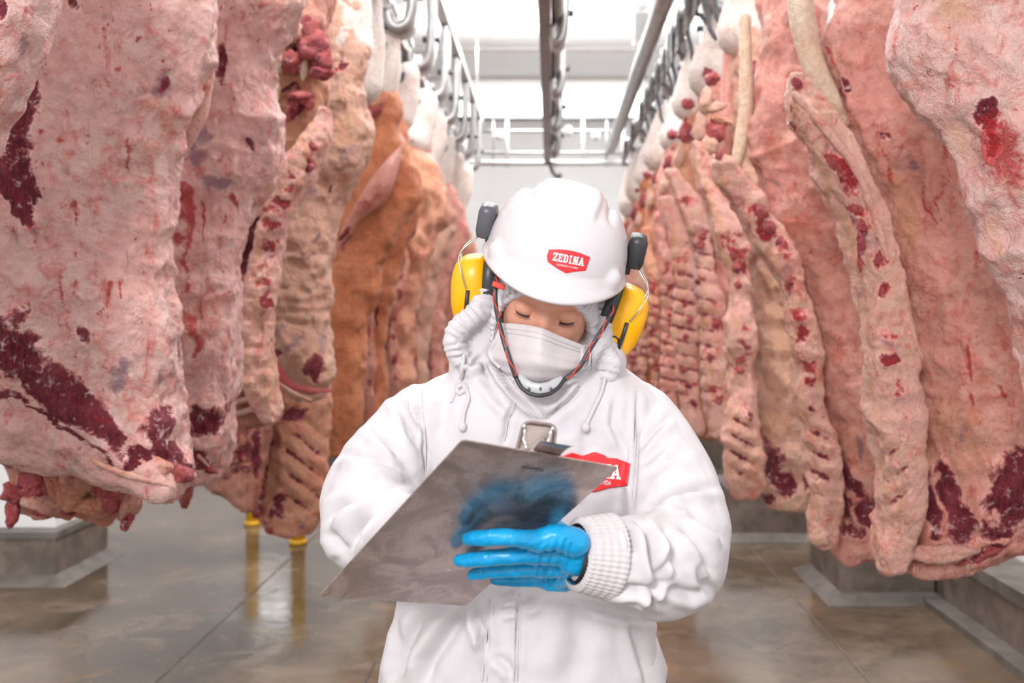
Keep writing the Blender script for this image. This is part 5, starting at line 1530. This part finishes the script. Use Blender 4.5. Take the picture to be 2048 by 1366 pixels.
V = V + nrm * d[:, None]
hr = math.radians(2.6)
V = np.stack([V[:, 0] * math.cos(hr) + (V[:, 2] - .1) * math.sin(hr), V[:, 1], -V[:, 0] * math.sin(hr) + (V[:, 2] - .1) * math.cos(hr) + .103], 1)
HV = H(V)
build('shell', HV, F, M_helmet, hel)
HB = BVHTree.FromPolygons([Vector(v) for v in HV], F)

LET = {
    'Z': [[(0, 1.15), (1, 1.15), (1, 1.4), (0, 1.4)], [(0, 0), (1, 0), (1, .25), (0, .25)], [(0, .25), (.34, .25), (1, 1.15), (.66, 1.15)], [(0, .92), (.2, .92), (.2, 1.2), (0, 1.2)], [(.8, .2), (1, .2), (1, .48), (.8, .48)]],
    'E': [[(.1, 0), (.42, 0), (.42, 1.4), (.1, 1.4)], [(0, 0), (1, 0), (1, .24), (0, .24)], [(0, 1.16), (1, 1.16), (1, 1.4), (0, 1.4)], [(.4, .58), (.75, .58), (.75, .82), (.4, .82)], [(.8, .2), (1, .2), (1, .46), (.8, .46)], [(.8, .94), (1, .94), (1, 1.2), (.8, 1.2)]],
    'D': [[(.1, 0), (.42, 0), (.42, 1.4), (.1, 1.4)], [(0, 0), (.7, 0), (.7, .24), (0, .24)], [(0, 1.16), (.7, 1.16), (.7, 1.4), (0, 1.4)], [(.7, 0), (1, .3), (.7, .4), (.62, .24)], [(.7, 1.4), (.62, 1.16), (.7, 1.0), (1, 1.1)], [(.7, .35), (1, .3), (1, 1.1), (.7, 1.05)]],
    'I': [[(.34, 0), (.66, 0), (.66, 1.4), (.34, 1.4)], [(.12, 0), (.88, 0), (.88, .22), (.12, .22)], [(.12, 1.18), (.88, 1.18), (.88, 1.4), (.12, 1.4)]],
    'N': [[(.08, 0), (.34, 0), (.34, 1.4), (.08, 1.4)], [(.7, 0), (.96, 0), (.96, 1.4), (.7, 1.4)], [(.08, 1.4), (.40, 1.4), (.96, 0), (.64, 0)], [(-.04, 0), (.46, 0), (.46, .2), (-.04, .2)], [(.58, 1.2), (1.08, 1.2), (1.08, 1.4), (.58, 1.4)]],
    'A': [[(.0, 0), (.30, 0), (.62, 1.4), (.38, 1.4)], [(.70, 0), (1.0, 0), (.62, 1.4), (.38, 1.4)], [(.2, .36), (.8, .36), (.76, .58), (.24, .58)], [(-.1, 0), (.42, 0), (.42, .2), (-.1, .2)], [(.58, 0), (1.1, 0), (1.1, .2), (.58, .2)]],
}


def badge(bvh, parent, cx, cy, ang, sx, sy, outline, word_v, word_h, small_v, small_h, small_txt, off=.0009, small_x=0.0):
    """red shield with lettering laid on a surface; u,v in shield units, sx/sy px per unit"""
    a = math.radians(ang)

    def pt(u, v, o):
        x, y = u * sx, -v * sy
        return cast(bvh, cx + x * math.cos(a) - y * math.sin(a), cy + x * math.sin(a) + y * math.cos(a), o)
    o = np.array(outline, float)
    o = np.concatenate([o, o[:1]])
    dd = np.r_[0, np.cumsum(np.linalg.norm(np.diff(o, axis=0), axis=1))]
    tt = np.linspace(0, dd[-1], 97)[:-1]
    o = np.stack([np.interp(tt, dd, o[:, 0]), np.interp(tt, dd, o[:, 1])], 1)
    V, k = [pt(0, 0, off)], 14
    for j in range(1, k + 1):
        V += [pt(u * j / k, v * j / k, off) for u, v in o]
    for u, v in o:
        V.append(pt(u * 1.0, v * 1.0, -.0004))
    n = len(o)
    F = [(0, 1 + i, 1 + (i + 1) % n) for i in range(n)] + [(1 + j * n + i, 1 + (j + 1) * n + i, 1 + (j + 1) * n + (i + 1) % n, 1 + j * n + (i + 1) % n) for j in range(k) for i in range(n)]
    root = build('badge', np.array(V), F, M_badge, parent)
    word = 'ZEDINA'
    wd = [.95, .9, .95, .7, 1.05, 1.1]
    gap = .16
    tot = sum(wd) + gap * 5
    cell = 1.50 / tot
    x = -.75
    for ch, w_ in zip(word, wd):
        mb = MB()
        for quad in LET[ch]:
            pts = []
            for s in range(4):          # subdivide edges lightly so letters follow the surface
                pts.append(quad[s])
            vv_ = [pt(x + p[0] * w_ * cell, word_v + (p[1] / 1.4 - .5) * word_h, off + .0005) for p in pts]
            mb.add(vv_, [(0, 1, 2, 3)])
        mb.build('letter', M_badge_w, root, smooth=False)
        x += (w_ + gap) * cell
    cu = bpy.data.curves.new('t', 'FONT')
    cu.body = small_txt
    cu.align_x = 'CENTER'
    cu.resolution_u = 2
    to = bpy.data.objects.new('t', cu)
    COL.objects.link(to)
    me = to.evaluated_get(bpy.context.evaluated_depsgraph_get()).to_mesh()
    tv = np.array([q_.co[:] for q_ in me.vertices])
    tf = [tuple(p_.vertices) for p_ in me.polygons]
    bpy.data.objects.remove(to)
    wid = tv[:, 0].max() - tv[:, 0].min()
    tv[:, 0] *= 1.02 / wid
    tv[:, 1] *= small_h / .7
    build('small_lettering', np.array([pt(q_[0] + small_x, q_[1] + small_v, off + .0005) for q_ in tv]), tf, M_badge_w, root, smooth=False)
    return root


badge(HB, hel, 1136.5, 522, 10.5, 42, 25, [(-1, .62), (-.5, .80), (0, .86), (.5, .80), (1, .62), (.90, -.52), (.45, -.72), (0, -1.0), (-.5, -.72), (-.96, -.36), (-1.04, .1)], .14, .66, -.52, .16, 'NUTRICIÓN A TU VIDA')
badge(JB, jacket.parent, 1186, 944, 4.5, 73, 36, [(-1, .62), (-.62, .98), (-.35, .86), (-.28, .88), (0, 1.12), (.28, .98), (.36, .84), (.6, .86), (1, .62), (.96, -.62), (.5, -.80), (.12, -1.08), (0, -1.12), (-.5, -.80), (-.96, -.62)], .10, .80, -.66, .26, 'NUTRICIÓN A TU VIDA', .0036)


def hbox(c, d, bev, name, mat, parent, ry=0.0):
    mb = MB().box((0, 0, 0), d, Matrix.Rotation(ry, 3, 'X'), bev)
    return build(name, H(np.array(mb.v) + np.array(c)), mb.f, mat, parent)


for sx in (-1, 1):
    mt = hbox((sx * .122, .018, .100), (.030, .044, .056), .012, 'muff_mount', M_dark if sx < 0 else M_black, hel)
    hbox((sx * .114, .016, .076), (.010, .022, .030), .003, 'mount_clip', M_black, mt)
    # cup
    rings = []
    kk = 48
    b_ = np.linspace(0, 2 * math.pi, kk, endpoint=False)
    se = lambda t, e: np.sign(t) * np.abs(t) ** e
    cy, cz = .022, -.022
    prof = [(.104, .90), (.108, 1.0), (.124, 1.0), (.137, .96), (.148, .86), (.155, .70), (.159, .48), (.161, .22)]
    for xk, s in prof:
        rings.append(np.stack([np.full(kk, sx * xk), cy + .043 * s * se(np.cos(b_), .8), cz + .064 * s * se(np.sin(b_), .85)], 1))
    V = np.concatenate(rings + [np.array([[sx * .1615, cy, cz]])])
    F = [(i * kk + k, i * kk + (k + 1) % kk, (i + 1) * kk + (k + 1) % kk, (i + 1) * kk + k) for i in range(len(prof) - 1) for k in range(kk)]
    F += [((len(prof) - 1) * kk + k, (len(prof) - 1) * kk + (k + 1) % kk, len(prof) * kk) for k in range(kk)]
    tilt = math.radians(9) * sx
    Rm = np.array(Matrix.Rotation(tilt, 3, 'Y'))
    piv = np.array((sx * .11, cy, cz))
    tr = lambda v: H((np.asarray(v) - piv) @ Rm.T + piv)
    cup = build('ear_cup', tr(V), F, M_yellow, hel)
    rings = []
    for xk, s in ((.086, .80), (.084, .94), (.088, 1.0), (.096, 1.02), (.103, 1.0), (.106, .94)):
        rings.append(np.stack([np.full(kk, sx * xk), cy + .043 * s * se(np.cos(b_), .8), cz + .064 * s * se(np.sin(b_), .85)], 1))
    V = np.concatenate(rings)
    F = [(i * kk + k, i * kk + (k + 1) % kk, (i + 1) * kk + (k + 1) % kk, (i + 1) * kk + k) for i in range(5) for k in range(kk)]
    F += [tuple(range(kk)), tuple(5 * kk + k for k in range(kk))]
    build('ear_cushion', tr(V), F, M_black, cup)
    # slider and button on the cup's front
    v, f = tube(tr([(sx * .128, cy - .043, cz + .016), (sx * .130, cy - .044, cz - .006), (sx * .131, cy - .044, cz - .030)]), .0034, 10)
    sl = build('arm_slider', v, f, M_black, cup)
    v, f = ellipsoid((sx * .119, cy - .043, cz - .022), (.0075, .004, .0075), 18, 10)
    build('slider_button', tr(v), f, M_yellow, cup)
    v, f = tube(tr([(sx * .119 + .0088 * math.cos(t), cy - .042, cz - .022 + .0088 * math.sin(t)) for t in np.linspace(0, 2 * math.pi, 20)]), .0016, 6)
    build('button_ring', v, f, M_black, cup)
    for dyy in (-.012, .012):
        pts = [(sx * .124, .018 + dyy * .5, .082), (sx * .140, .010 + dyy, .064), (sx * .152, .006 + dyy, .052), (sx * .155, .002 + dyy, .036), (sx * .144, -.010 + dyy, .016), (sx * .134, cy - .043 if dyy < 0 else cy + .03, -.006)]
        v, f = tube(resample(H(pts), 40), .0013, 8)
        build('wire_arm', v, f, M_wire, hel)


def strap(pts, name):
    q_ = resample(np.array([P(*p) for p in pts]), 60)
    v, f = tube(q_, .0036, 12, True, .55, up=(0, -1, 0))
    o = build(name, v, f, M_black, hel)
    t = np.linspace(0, 1, 60)
    c = q_ + np.stack([.0030 * np.sin(t * 22), -.0028 - .0022 * np.cos(t * 22), 0 * t], 1)
    v, f = tube(c, .0011, 8)
    build('red_stripe', v, f, M_red, o)
    return o


strap([(992, 553, 1.545), (990, 580, 1.535), (991, 610, 1.533), (998, 645, 1.532), (1008, 685, 1.528), (1020, 722, 1.522), (1032, 756, 1.522)], 'chin_strap')
strap([(1226, 612, 1.555), (1214, 645, 1.545), (1190, 682, 1.538), (1172, 712, 1.535), (1160, 735, 1.535), (1128, 760, 1.530)], 'chin_strap')
v, f = tube(resample(np.array([P(*p) for p in ((1030, 752, 1.525), (1042, 775, 1.518), (1058, 787, 1.513), (1078, 792, 1.511), (1100, 788, 1.515), (1118, 775, 1.522), (1130, 758, 1.530))]), 50), .0032, 10)
build('chin_band', v, f, M_black, hel)
v, f = tube(resample(np.array([P(*p) for p in ((1034, 754, 1.530), (1048, 768, 1.524), (1062, 776, 1.520), (1080, 779, 1.518), (1100, 775, 1.522), (1115, 766, 1.528), (1124, 756, 1.534))]), 50), .0095, 14, True, .35, up=(0, -1, 0))
cupo = build('chin_cup', v, f, M_cup, hel)
for px_ in (1058, 1081, 1102):
    v, f = ellipsoid(P(px_, 778, 1.5155), (.0022, .001, .003), 10, 8)
    build('cup_hole', v, f, M_dark, cupo)
bk_ = MB().box((0, 0, 0), (.020, .005, .009), Matrix.Rotation(math.radians(20), 3, 'Y'), .002)
build('strap_buckle', np.array(bk_.v) + np.array(P(997, 571, 1.528)), bk_.f, M_red, hel)

# ------------------------------------------------------------------ clipboard
cb = empty('clipboard', (TL + TR + BR + BL) / 4)
tag(cb, 'large bare steel clipboard with a metal clip held aslant in the blue glove', 'clipboard')
th = .0016
rc = .006
out = []
for (cx, cy, a0) in ((rc, rc, 180), (BW - rc, rc, 270), (BW - rc, BH - rc, 0), (rc, BH - rc, 90)):
    for k in range(5):
        t = math.radians(a0 + k * 22.5)
        out.append((cx + rc * math.cos(t), cy + rc * math.sin(t)))
fv_ = [TL + BU * u + BV * v_ for u, v_ in out]
bvv = [p - BN * th for p in fv_]
n = len(out)
build('steel_sheet', np.array(fv_ + bvv), [tuple(range(n)), tuple(range(2 * n - 1, n - 1, -1))] + [(i, n + i, n + (i + 1) % n, (i + 1) % n) for i in range(n)], M_board, cb, smooth=False)


def bb(u, v_, w_, name, mat, du, dv, dw, tiltv=0.0, bev=.0015, parent=cb):
    """box on the board: u along the top edge, v down it, w out of the far face"""
    mb = MB().box((0, 0, 0), (du, dv, dw), Matrix.Rotation(tiltv, 3, 'X'), bev)
    q_ = np.array(mb.v)
    W_ = TL + BU * (u + q_[:, 0:1]) + BV * (v_ + q_[:, 1:2]) - BN * (w_ + q_[:, 2:3])
    return build(name, W_, mb.f, mat, parent)


um = BW * .50


def plate(pts, depth_pts, name, mat, thick, parent, rnd=.18):
    """rounded plate through four corner pixels with their distances (tl, tr, br, bl)"""
    c = np.array([P(p[0], p[1], d_) for p, d_ in zip(pts, depth_pts)])
    out_ = []
    for i in range(4):
        a_, b_, d_ = c[i], c[(i - 1) % 4], c[(i + 1) % 4]
        p0, p1 = a_ + (b_ - a_) * rnd, a_ + (d_ - a_) * rnd
        for t in np.linspace(0, 1, 6):
            out_.append((1 - t) ** 2 * p0 + 2 * t * (1 - t) * a_ + t * t * p1)
    nn = np.cross(c[1] - c[0], c[3] - c[0]); nn /= np.linalg.norm(nn)
    if nn[1] < 0: nn = -nn
    out_ = np.array(out_)
    k = len(out_)
    return build(name, np.concatenate([out_, out_ + nn * thick]), [tuple(range(k)), tuple(range(2 * k - 1, k - 1, -1))] + [(i, k + i, k + (i + 1) % k, (i + 1) % k) for i in range(k)], mat, parent, smooth=False)


clip = plate([(1050, 843), (1112, 851), (1104, 908), (1034, 898)], (1.225, 1.235, 1.215, 1.205), 'clip_lever', M_board, .0016, cb)
lip = resample(np.array([P(1034, 898, 1.203), P(1046, 850, 1.222), P(1054, 843, 1.223), P(1106, 850, 1.232), P(1112, 858, 1.231), P(1105, 906, 1.213)]), 50)
v, f = tube(lip, .0022, 8)
build('lever_rim', v, f, M_rail, clip)
for (x0, y0, x1, y1) in ((1047, 882, 1050, 855), (1096, 884, 1104, 858)):
    v, f = tube(np.array([P(x0, y0, 1.200), P((x0 + x1) / 2, (y0 + y1) / 2, 1.212), P(x1, y1, 1.220)]), .0022, 8)
    build('spring_arm', v, f, M_wire, clip)
for (x0, y0) in ((1048, 853), (1105, 858), (1036, 892)):
    v, f = ellipsoid(P(x0, y0, 1.212), (.0028, .0028, .0028), 10, 8)
    build('rivet', v, f, M_wire, clip)
v, f = tube(np.array([P(1048, 884, 1.197), P(1054, 900, 1.190)]), .0022, 8)
build('spring_arm', v, f, M_wire, clip)
v, f = tube(np.array([P(1060, 902, 1.185), P(1120, 913, 1.208)]), .0028, 10)
build('hinge_pin', v, f, M_rail, clip)
# curved jaw standing out over the top edge
jw = []
for i in range(13):
    t = i / 12
    for j in range(9):
        s_ = j / 8
        x0, x1 = 1066 + 18 * t, 1118 + 30 * t
        y0, y1 = 901 - 18 * math.sin(t * 1.57), 913 - 20 * math.sin(t * 1.57)
        jw.append(P(x0 + (x1 - x0) * s_, y0 + (y1 - y0) * s_, 1.180 + .022 * s_ - .016 * t))
jw = np.array(jw)
jf_ = [(i * 9 + j, i * 9 + j + 1, (i + 1) * 9 + j + 1, (i + 1) * 9 + j) for i in range(12) for j in range(8)]
build('clip_jaw', np.concatenate([jw, jw + np.array((0, .0015, 0))]), jf_ + [tuple(k + len(jw) for k in reversed(q_)) for q_ in jf_], M_board, clip)
bb(um + .002, .030, -.0006, 'clip_slot', M_hook, .032, .003, .0012, 0, .0004)
